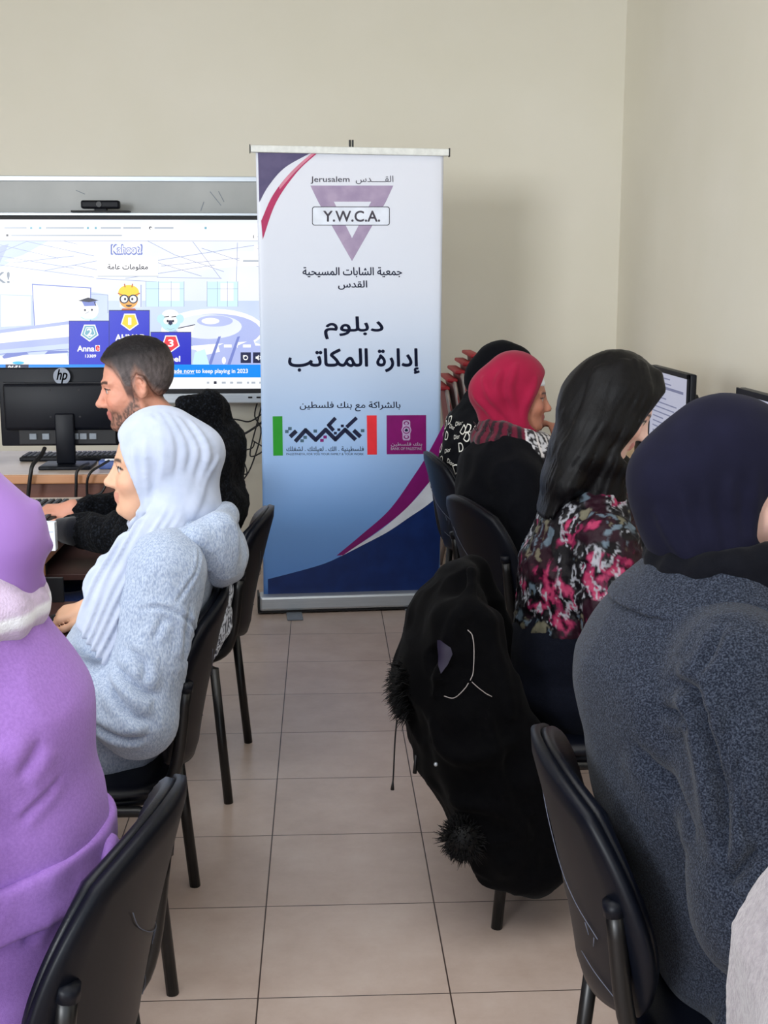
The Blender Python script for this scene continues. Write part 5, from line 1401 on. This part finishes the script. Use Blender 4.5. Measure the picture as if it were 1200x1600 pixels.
# ---- person with long black hair
def build_longhair():
    root = human('person in crushed velvet floral top, leaning towards the right desks', (.645, 2.99, 0))
    fwd = (1, .08)
    H = Frame(atY(962, 634, 3.0), (1, -.12), .55, k=.92)
    neck = v3(.655, 2.99, .985)
    st = [(v3(.60, 2.99, .50), .175, .14), (v3(.585, 2.99, .60), .16, .12), (v3(.585, 2.99, .68), .150, .112), (v3(.600, 2.99, .80), .160, .112), (v3(.630, 2.99, .90), .165, .098), (v3(.652, 2.99, .96), .085, .075)]
    nA = (v3(.645, 2.838, .885), v3(.665, 2.785, .66), v3(.93, 2.86, .755)); fA = (v3(.655, 3.14, .885), v3(.70, 3.20, .68), v3(.985, 3.05, .775))
    hs = [hand_field(nA[2], (1, .1, -.12), (0, 0, 1), (0, 1, 0), curl=.35, scale=.92, fore=nA[1]), hand_field(fA[2], (1, -.05, -.1), (0, 0, 1), (0, -1, 0), curl=.35, scale=.92, fore=fA[1])]
    head = head_field(H, jaw=.86, ears=False, brow=.6)
    sculpt('body', inner_body(head, H, neck, st, fwd, (nA, fA), hs), .0048, M['skin'], root, color=head_paint(H, (232, 196, 186), (196, 116, 118), (38, 30, 34), liner=(22, 18, 20)))
    Y0 = 3.0
    def A(x, y, dy=0.0): return atY(x, y, Y0 + dy)
    ax_l = (0, 1, 0)
    cr = U(.03, H.ell((-.016, 0, .036), (.112, .094, .104)), H.ell((-.06, 0, -.02), (.085, .088, .09)))
    dr = loft([(A(948, 612), .094, .080), (A(922, 660), .100, .072), (A(900, 705), .106, .058), (A(878, 748), .104, .040), (A(852, 800), .085, .016)], ax_l, .04)
    sd = [loft([(A(1002, 618, s * .05), .032, .058), (A(975, 672, s * .074), .026, .052), (A(955, 718, s * .084), .022, .044), (A(944, 795, s * .070), .034, .050)], ax_l, .04) for s in (-1, 1)]
    fr = [chain([H.w(.045, s * .02, .118), H.w(.084, s * .046, .074), H.w(.074, s * .064, .04)], [.012, .009, .006], .012) for s in (-1, 1)]
    hr = U(.025, cr, dr, *sd, *fr)
    hr = SUB(hr, face_opening(H, .078, .10, -.135, .095, .14), .008)
    rng = random.Random(11)
    strands = []
    for k in range(120):
        t = rng.random(); s = -1 if k % 4 else 1
        sx, sy = 1005 - 70 * t + rng.uniform(-8, 8), 556 + 26 * t + rng.uniform(0, 10)
        ex, ey = 962 - 150 * t + rng.uniform(-8, 8), 770 + 36 * t + rng.uniform(-14, 14)
        q1 = (sx + (ex - sx) * .30 + 22 * (1 - t), sy + (ey - sy) * .30); q2 = (sx + (ex - sx) * .66 + 10 * (1 - t), sy + (ey - sy) * .66)
        dd = .02 + .09 * min(1, .3 + rng.random())
        P = onto(hr, [A(sx, sy, s * .05), A(*q1, s * .09), A(*q2, s * dd), A(ex, ey, s * dd)], .0005, 7, 5)
        strands.append((P, rng.uniform(.0018, .0042)))
    lf = U(.003, *[BND(U(.002, *[cap(P[i], P[i + 1], r * (1 - .6 * i / len(P)), r * (1 - .6 * (i + 1) / len(P))) for i in range(len(P) - 1)]), .012) for P, r in strands])
    fl_ = np.array([-.52, 0, -.85]); cr_ = np.array([.85, 0, -.52])
    sculpt('hair', SUB(U(.005, hr, lf), face_opening(H, .074, .10, -.135, .095, .14), .020), .0042, M['long_hair'], root, lambda V: .0035 * (fbm(np.c_[(V @ cr_) * 110, V[:, 1] * 60, (V @ fl_) * 5], 3, 2) - .5))
    tp = U(.022, loft([(c, w + .008, d + .008) for c, w, d in st[2:]], (0, 1, 0), .045), U(.03, cap(nA[0], nA[1], .076, .070), cap(nA[1], nA[2] + v3(-.04, 0, 0), .066, .045)), U(.03, cap(fA[0], fA[1], .074, .068), cap(fA[1], fA[2] + v3(-.04, 0, 0), .064, .045)))
    tp = SUB(tp, ell(neck + v3(.02, 0, .03), (.065, .07, .05)), .02)
    fl = [fold(tp, [nA[1] + v3(-.02, -.06, .14 - .03 * i), nA[1] + v3(.03, -.07, .12 - .03 * i), nA[1] + v3(.07, -.04, .09 - .03 * i)], .007) for i in range(5)]
    def vcol(V):
        n1 = fbm(V * np.array([20, 20, 22]), 21, 3); n2 = fbm(V * np.array([60, 60, 36]) + 2.0 * n1[:, None], 22, 3); n3 = noise3(V * 16, 25)
        C = np.tile(np.array(lin((9, 7, 12))[:3]), (len(V), 1))
        def put(c, m): C[:] = C * (1 - m[:, None]) + np.array(lin(c)[:3]) * m[:, None]
        put((34, 8, 22), np.clip((n3 - .54) / .06, 0, 1) * .85)
        put((104, 18, 56), np.clip((n1 - .58) / .03, 0, 1) * np.clip((n2 - .44) / .04, 0, 1))
        put((150, 48, 82), np.clip((n1 - .62) / .03, 0, 1) * np.clip((n2 - .53) / .04, 0, 1))
        n4 = fbm(V * np.array([48, 48, 26]) + 2.5 * n1[:, None], 27, 3); r = 1 - np.abs(2 * n4 - 1)
        put((150, 152, 160), np.clip((r - .90) / .04, 0, 1) * np.clip((n1 - .43) / .05, 0, 1) * np.clip((.58 - n3) / .06, 0, 1) * .9)
        put((84, 98, 110), np.clip((.38 - n1) / .03, 0, 1) * np.clip((n4 - .50) / .04, 0, 1)); put((112, 108, 90), np.clip((.38 - n1) / .02, 0, 1) * np.clip((.42 - n4) / .04, 0, 1) * .7)
        return C
    sculpt('velvet_top', U(.014, tp, *[BND(f, .03) for f in fl]), .0042, M['velvet'], root, lambda V: crumple(.007, 20, 5)(V) + crumple(.003, 48, 6)(V), vcol)
    legs(root, (.60, 2.99, .53), fwd, M['black_jeans'], 'jeans', reach=.40)
    sculpt('jeans_seat', U(.04, loft([(st[0][0], .185, .15), (st[1][0], .17, .13), (v3(.585, 2.99, .67), .152, .116)], (0, 1, 0), .04), ell((.61, 2.99, .51), (.19, .20, .07))), .007, M['black_jeans'], root, crumple(.004, 16, 3))
    return root

# ---- person with crimson headscarf
def build_crimson():
    root = human('person with crimson headscarf, patterned neck scarf and black clothes', (.765, 4.0, 0))
    fwd = (1, .12); lat = (-.12, 1, 0)
    H = Frame(atY(812, 620, 4.1), (1, -.10), .10, k=.90)
    neck = v3(.625, 4.10, .955)
    st = [(v3(.68, 4.04, .50), .20, .16), (v3(.625, 4.05, .64), .195, .155), (v3(.585, 4.07, .78), .20, .150), (v3(.585, 4.085, .88), .19, .125), (v3(.61, 4.10, .945), .10, .09)]
    nA = (v3(.60, 3.915, .865), v3(.655, 3.85, .62), v3(.93, 3.93, .755)); fA = (v3(.60, 4.26, .865), v3(.80, 4.33, .775), v3(.80, 4.24, .93))
    hs = [hand_field(nA[2], (1, .1, -.1), (0, 0, 1), (0, 1, 0), curl=.35, scale=.9, fore=nA[1]), hand_field(fA[2], (-.35, -.1, 1), (1, 0, .3), (0, -1, 0), curl=.6, scale=.85, fore=fA[1])]
    head = head_field(H, nose=1.0, jaw=.95, ears=False, brow=.7)
    sculpt('body', inner_body(head, H, neck, st, fwd, (nA, fA), hs), .0052, M['skin'], root, color=head_paint(H, (176, 120, 98), (138, 74, 72), (34, 24, 24), liner=(24, 18, 18)))
    hj = U(.028, H.ell((-.024, 0, .044), (.117, .102, .120)), H.ell((.020, 0, -.030), (.084, .086, .118)), H.ell((-.095, 0, .010), (.092, .092, .090)), H.ell((-.055, 0, -.075), (.085, .084, .080)), cap(H.w(.005, 0, -.10), neck + v3(.01, 0, .0), .074, .085))
    hj = SUB(hj, face_opening(H, .046, .36, hi=.104), .006)
    fl = [fold(hj, [H.w(*p) for p in ps], r) for ps, r in (([(-.03, -.09, .12), (-.045, -.105, .04), (-.02, -.10, -.04), (.02, -.085, -.12)], .011), ([(.05, -.08, .08), (.025, -.09, .0), (.015, -.09, -.06), (.03, -.075, -.13)], .009), ([(-.14, -.07, .06), (-.10, -.1, -.01), (-.04, -.1, -.06), (.02, -.08, -.12)], .011), ([(-.16, -.05, .0), (-.11, -.09, -.06), (-.05, -.09, -.10)], .009), ([(-.08, -.09, .09), (-.09, -.1, .03), (-.06, -.1, -.03)], .008))]
    sculpt('headscarf', U(.014, hj, *[BND(f, .03) for f in fl]), .0052, M['crimson'], root, crumple(.002, 12, 3))
    sculpt('white_underscarf', INT(grow(INT(H.ell((-.014, 0, .034), (.099, .079, .089)), half(H.w(.0, 0, .048), -H.A[2])), .002), half(H.w(.06, 0, 0), -H.A[0]), .003), .004, M['paper'], root)
    # patterned scarf, with fringe at the back
    cc = neck + v3(.0, 0, .0); f2 = []
    for rz, rr, rt in ((.035, .088, .034), (-.005, .112, .036)):
        f2.append(chain([cc + v3(math.cos(a) * rr, math.sin(a) * rr * 1.15, rz - .03 * math.cos(a)) for a in np.linspace(0, 2 * PI, 15)], [rt] * 15, .012))
    f2.append(loft([(cc + v3(.09, -.09, -.02), .05, .02), (cc + v3(.16, -.10, -.10), .055, .018), (cc + v3(.20, -.09, -.20), .05, .016)], (.3, 1, 0), .03))
    def scol(V):
        q = V - cc; a = np.arctan2(q[:, 1], q[:, 0]); C = np.tile(np.array(lin((24, 22, 28))[:3]), (len(V), 1))
        red = (q[:, 0] < .01)
        s1 = (np.sin(a * 26) > .2) & red; C[red] = np.array(lin((92, 14, 40))[:3]); C[s1] = np.array(lin((30, 14, 24))[:3])
        w = (~red) & (fbm(V * 75, 31, 2) > .52); C[w] = np.array(lin((190, 190, 196))[:3])
        w2 = (~red) & (np.sin(a * 20) > .75) & (q[:, 2] > -.02); C[w2] = np.array(lin((210, 206, 208))[:3]); return C
    sculpt('neck_scarf', U(.014, *f2), .0052, M['tint_cloth'], root, lambda V: .005 * (fbm(V * 50, 4, 2) - .5), scol)
    fg = MB(); rng = random.Random(4)
    for k in range(46):
        a = rng.uniform(2.2, 4.6); p = cc + v3(math.cos(a) * .125, math.sin(a) * .135, .03 + .03 * rng.random()); d = v3(math.cos(a) * .014, math.sin(a) * .014, rng.uniform(-.05, .035))
        fg.tube([p, p + d * .6, p + d], [.0028, .0022, .0012], 5)
    l = root.location; fg.v = [(p[0] - l[0], p[1] - l[1], p[2] - l[2]) for p in fg.v]; fg.build('scarf_fringe', M['fringe'], root, True)
    dr = U(.025, loft([(c, w + .008, d + .008) for c, w, d in st], lat, .05), U(.03, cap(nA[0], nA[1], .086, .080), cap(nA[1], nA[2] + v3(-.03, 0, 0), .078, .05)), U(.03, cap(fA[0], fA[1], .082, .07), cap(fA[1], fA[2] + v3(0, .01, -.03), .065, .045)), ell((.70, 4.03, .50), (.18, .215, .09)))
    dr = SUB(dr, ell(neck + v3(.02, 0, .04), (.07, .07, .05)), .02)
    sculpt('black_top', dr, .0065, M['black_cotton'], root, crumple(.010, 9, 5))
    legs(root, (.68, 4.04, .53), fwd, M['black_trousers'], reach=.40)
    return root

# ---- farthest person, black headscarf and lettered shawl
def build_far():
    root = human('farthest person, black headscarf and black shawl printed with white letters', (.765, 4.97, 0))
    fwd = (1, .10)
    H = Frame(atY(787, 591, 4.97), fwd, .08, k=.95)
    neck = v3(.69, 4.97, .99)
    st = [(v3(.70, 4.97, .50), .20, .16), (v3(.655, 4.97, .64), .19, .15), (v3(.63, 4.97, .78), .195, .145), (v3(.635, 4.97, .90), .185, .125), (v3(.67, 4.97, .975), .10, .09)]
    nA = (v3(.64, 4.80, .885), v3(.70, 4.74, .63), v3(.96, 4.82, .755)); fA = (v3(.65, 5.14, .885), v3(.72, 5.20, .65), v3(.98, 5.12, .755))
    hs = [hand_field(a[2], (1, 0, -.1), (0, 0, 1), (0, s, 0), curl=.4, scale=.92, fore=a[1]) for a, s in ((nA, 1), (fA, -1))]
    head = head_field(H, jaw=.9, ears=False, brow=.6)
    sculpt('body', inner_body(head, H, neck, st, fwd, (nA, fA), hs), .0065, M['skin'], root, color=head_paint(H, (196, 146, 120), (160, 96, 90), (34, 24, 24)))
    hj = U(.028, H.ell((-.014, 0, .040), (.118, .100, .114)), H.ell((.020, 0, -.030), (.082, .084, .112)), H.ell((-.085, 0, -.005), (.080, .085, .085)), H.ell((-.06, 0, -.075), (.07, .080, .080)), H.ell((.055, 0, .075), (.055, .062, .05)), cap(H.w(.0, 0, -.10), neck, .074, .085))
    hj = SUB(hj, face_opening(H, .085), .006)
    sculpt('headscarf', hj, .006, M['black_cotton'], root, crumple(.003, 12, 3))
    sh_ = U(.05, loft([(c, w + .02, d + .022) for c, w, d in st[1:]], (0, 1, 0), .05), cap(nA[0], (nA[0] + nA[1]) / 2, .095, .10), cap(fA[0], (fA[0] + fA[1]) / 2, .095, .10), chain([neck + v3(.07 * math.cos(a) - .01, .09 * math.sin(a), .02 - .02 * math.cos(a)) for a in np.linspace(0, 2 * PI, 13)], [.04] * 13, .012))
    sw = sculpt('shawl', sh_, .0065, M['black_cotton'], root, crumple(.006, 12, 5))
    # white letters printed on the shawl
    V, F = text_geo('Dior', .015); w = V[:, 0].max(); pr = MB(); rng = random.Random(2); l = root.location
    glyphs = [text_geo(s, .012) for s in ('D', 'Dior', 'ior')]
    for r in range(9):
        for c in range(16):
            th = -2.9 + c * .30 + (r % 2) * .15 - .6; z = .62 + r * .050
            ctr = np.array([.64, 4.97, z]); o = np.array([math.cos(th) * .35, math.sin(th) * .4, 0])
            p = onto(sh_, [ctr + o, ctr + o * .98], .0, 2, 12)[0].astype(np.float32)[None]
            n = grad(sh_, p)[0].astype(float); p = p[0].astype(float)
            tx = np.cross([0, 0, 1.0], n); tx /= np.linalg.norm(tx) + 1e-9; ty = np.cross(n, tx)
            a = rng.uniform(-.5, .5); tx, ty = tx * math.cos(a) + ty * math.sin(a), ty * math.cos(a) - tx * math.sin(a)
            Vg, Fg = glyphs[0] if c % 2 == r % 2 else glyphs[1]
            sc = .052 if Fg is glyphs[0][1] else .024; mid = (Vg.max(0) + Vg.min(0)) / 2
            Q_ = np.array([p + ((v[0] - mid[0]) * tx + (v[1] - mid[1]) * ty) * sc for v in Vg], np.float32)
            for _ in range(5): Q_ = Q_ - (sh_(Q_) - .0055)[:, None] * grad(sh_, Q_)
            pr.add(Q_ - np.array(l[:]), Fg)
    pr.build('shawl_print', M['print_white'], sw, True)
    jk = U(.05, loft(st, (0, 1, 0), .05), U(.03, cap(nA[0], nA[1], .078, .072), cap(nA[1], nA[2] + v3(-.03, 0, 0), .07, .045)), U(.03, cap(fA[0], fA[1], .078, .072), cap(fA[1], fA[2] + v3(-.03, 0, 0), .07, .045)), ell((.72, 4.97, .50), (.18, .21, .09)))
    sculpt('black_top', jk, .008, M['black_cotton'], root, crumple(.006, 9, 5))
    legs(root, (.70, 4.97, .53), fwd, M['black_trousers'], reach=.40)
    return root

# ---- person at the right frame edge
def build_cream():
    root = human('person in pale cream fleece, only shoulder seen beside the grey coat', (.62, .78, 0))
    fwd = (1, 0)
    H = Frame(v3(.52, .78, 1.20), fwd, .15, k=.95)
    neck = v3(.475, .78, 1.04)
    st = [(v3(.56, .78, .50), .19, .16), (v3(.51, .78, .66), .19, .155), (v3(.470, .78, .82), .20, .145), (v3(.455, .78, .93), .195, .12), (v3(.465, .78, 1.01), .10, .09)]
    fA = (v3(.455, .985, .915), v3(.470, 1.06, .66), v3(.76, 1.02, .74)); nA = (v3(.45, .59, .915), v3(.50, .53, .66), v3(.78, .58, .74))
    hs = [hand_field(a[2], (1, 0, -.1), (0, 0, 1), (0, s, 0), curl=.4, scale=.92, fore=a[1]) for a, s in ((nA, 1), (fA, -1))]
    sculpt('body', inner_body(head_field(H, ears=False), H, neck, st, fwd, (nA, fA), hs), .0065, M['skin'], root, color=head_paint(H, (214, 170, 146), (190, 116, 108), (44, 32, 32)))
    hj = U(.028, H.ell((-.014, 0, .040), (.114, .096, .108)), H.ell((-.06, 0, -.06), (.07, .080, .10)), cap(H.w(.0, 0, -.10), neck, .07, .08))
    sculpt('headscarf', SUB(hj, face_opening(H), .006), .007, M['cream_fleece'], root)
    fl = U(.05, loft([(c, w + .01, d + .01) for c, w, d in st], (0, 1, 0), .05), U(.03, cap(nA[0], nA[1], .09, .085), cap(nA[1], nA[2] + v3(-.03, 0, 0), .08, .05)), U(.04, cap(fA[0], fA[1], .105, .10), cap(fA[1], fA[2] + v3(-.03, 0, 0), .09, .05)), ell((.58, .78, .50), (.18, .21, .09)))
    sculpt('fleece_jacket', fl, .006, M['cream_fleece'], root, lambda V: crumple(.006, 9, 5)(V) + .003 * (fbm(V * 120, 3, 2) - .5))
    legs(root, (.56, .78, .53), fwd, M['black_trousers'], reach=.40)
    return root

# ------------------------------------------------------------------ winter coat on the chair, patterned cloth on another
def spikes(mb, f, pts, n_per, length, r, rng, droop=.3):
    P = np.array(pts, np.float32); n = grad(f, P).astype(float); P = P.astype(float)
    for p, q in zip(P, n):
        for _ in range(n_per):
            d = q + np.array([rng.gauss(0, .35), rng.gauss(0, .35), rng.gauss(0, .35)]); d /= np.linalg.norm(d); L = length * rng.uniform(.6, 1.2)
            o = p + np.array([rng.gauss(0, .006) for _ in range(3)]); d2 = d + np.array([0, 0, -droop])
            mb.tube([o - q * .004, o + d * L * .55, o + d * L * .55 + d2 * L * .5], [r, r * .7, r * .15], 4)
def build_coat():
    root = thing('winter_coat', 'black winter coat with fur hood trim hung over a chair back', 'coat', (.33, 2.95, 0))
    body = loft([(v3(.315, 2.99, .775), .17, .045), (v3(.295, 2.96, .69), .205, .085), (v3(.275, 2.93, .56), .225, .105), (v3(.325, 2.91, .40), .225, .115), (v3(.405, 2.89, .25), .215, .105), (v3(.490, 2.87, .11), .19, .065)], (0, 1, 0), .05)
    fr = cap((.37, 3.0, .79), (.42, 3.0, .60), .04, .05)
    sl = U(.03, cap((.30, 2.76, .70), (.33, 2.70, .46), .07, .06), cap((.33, 2.70, .46), (.40, 2.70, .22), .06, .055))
    hood = U(.03, ell(atY(690, 1040, 2.86), (.085, .12, .085)), ell(atY(715, 985, 2.88), (.06, .12, .08)))
    flap = loft([(v3(.33, 2.74, .74), .06, .035), (v3(.355, 2.71, .56), .08, .045), (v3(.42, 2.70, .38), .12, .05), (v3(.475, 2.72, .17), .13, .05)], (1, 0, 0), .03)
    f = U(.04, body, fr, sl, hood, flap)
    f = SUB(f, ell(atY(683, 1035, 2.69), (.030, .05, .032)), .015)
    fl = [fold(f, [atY(x, y, 2.66) for x, y in ps], r) for ps, r in (([(740, 890), (700, 980), (650, 1090)], .010), ([(770, 900), (790, 1000), (800, 1120)], .010), ([(640, 1150), (720, 1180), (800, 1160)], .012), ([(690, 1260), (760, 1250), (820, 1300)], .012), ([(760, 1120), (770, 1200), (800, 1280)], .010))]
    f2 = U(.02, f, *[BND(q, .04) for q in fl])
    sculpt('coat_body', f2, .0055, M['black_suede'], root, crumple(.010, 10, 5))
    l = np.array(root.location)
    lnp = MB(); oc = np.array([680, 1024.]); ring_ = [(654, 1001), (672, 1002), (690, 1008), (705, 1014), (708, 1024), (699, 1040), (687, 1053), (676, 1040), (668, 1026), (660, 1012)]
    pts_ = [atY(*(oc + (np.array(p) - oc) * t_), 2.66) for t_ in (.0001, .35, .7, 1.0) for p in ring_]
    Pn = np.array(pts_, np.float32)
    for _ in range(14): Pn = Pn - np.clip(f2(Pn) - .006, -.05, .05)[:, None] * grad(f2, Pn) * .9
    nr = len(ring_); lnp.add(Pn - l, [(a * nr + b, a * nr + (b + 1) % nr, (a + 1) * nr + (b + 1) % nr, (a + 1) * nr + b) for a in range(3) for b in range(nr)])
    lnp.build('hood_lining', M['lining'], root, True)
    sm = MB()
    for ps in ([(742, 992), (750, 1000), (753, 1020), (750, 1050), (742, 1064)], [(738, 1068), (725, 1082), (705, 1096), (680, 1095)], [(745, 1066), (760, 1078), (776, 1090)]):
        sm.tube([p - l for p in onto(f2, [atY(x, y, 2.62) for x, y in ps], .006, 8, 14)], .0011, 5)
    sm.build('pale_seam', M['pale_thread'], root, True)
    rng = random.Random(8); fu = MB()
    trim = onto(f2, [atY(625, 1045, 2.80), atY(618, 1070, 2.80), atY(612, 1095, 2.82), atY(622, 1115, 2.80)], .0, 14, 12)
    spikes(fu, f2, [p + np.array([0, rng.uniform(-.05, .05), 0]) for p in trim for _ in range(3)], 7, .030, .0016, rng)
    fu.v = [tuple(np.array(p) - l) for p in fu.v]; fu.build('fur_trim', M['black_fur'], root, True)
    pc = atY(724, 1308, 2.66); pm = ell(pc, (.042, .042, .042)); pf = MB()
    pv = [pc + .038 * np.array(q) for q in (lambda: [(math.sin(a) * math.cos(b), math.sin(a) * math.sin(b), math.cos(a)) for a in np.linspace(.1, 3.04, 18) for b in np.linspace(0, 2 * PI, 26, endpoint=False)])()]
    V, F = sdf_mesh(pm, .008); pf.add(V, [tuple(map(int, q)) for q in F]); spikes(pf, pm, pv, 3, .018, .0013, rng, .1)
    pf.v = [tuple(np.array(p) - l) for p in pf.v]; pf.build('fur_pompom', M['black_fur'], root, True)
    cd = MB().tube([atY(620, 1125, 2.80) - l, atY(617, 1160, 2.80) - l, atY(615, 1205, 2.80) - l, atY(614, 1222, 2.80) - l], .0018, 6, 5); cd.tube([atY(614, 1220, 2.80) - l, atY(613, 1234, 2.80) - l], [.002, .0045], 8)
    cd.build('drawstring', M['cable'], root, True)
    cd = MB().tube([atY(650, 1180, 2.75) - l, atY(648, 1208, 2.75) - l], [.003, .005], 8); cd.build('drawstring', M['cable'], root, True)
    p = onto(f2, [atY(662, 1202, 2.66), atY(662.5, 1202, 2.66)], .008, 2, 12)[0]
    st = MB(); bmq = ell(p, (.005, .005, .005)); V, F = sdf_mesh(bmq, .0016); st.add(V - l, [tuple(map(int, q)) for q in F]); st.build('metal_stud', M['alu'], root, True)

def build_pattern_cloth():
    root = None
    f = loft([(v3(-.225, 2.84, .80), .09, .018), (v3(-.240, 2.82, .72), .10, .022), (v3(-.255, 2.82, .67), .10, .018)], (0, 1, 0), .03)
    def col(V):
        n = fbm(V * 26, 41, 2); r = np.abs(np.sin(n * 46 + V[:, 2] * 30)); C = np.tile(np.array(lin((26, 34, 60))[:3]), (len(V), 1)); C[r > .62] = np.array(lin((206, 212, 226))[:3]); return C
    o = sculpt('printed_cloth', f, .004, M['tint_cloth'], root, crumple(.007, 22, 3), col)
    tag(o, 'navy and white swirl printed cloth between the grey hoodie and its chair back', 'cloth')

build_hoodie_person(); build_man(); build_purple(); build_greycoat(); build_longhair(); build_crimson(); build_far(); build_cream()
build_coat(); build_pattern_cloth()
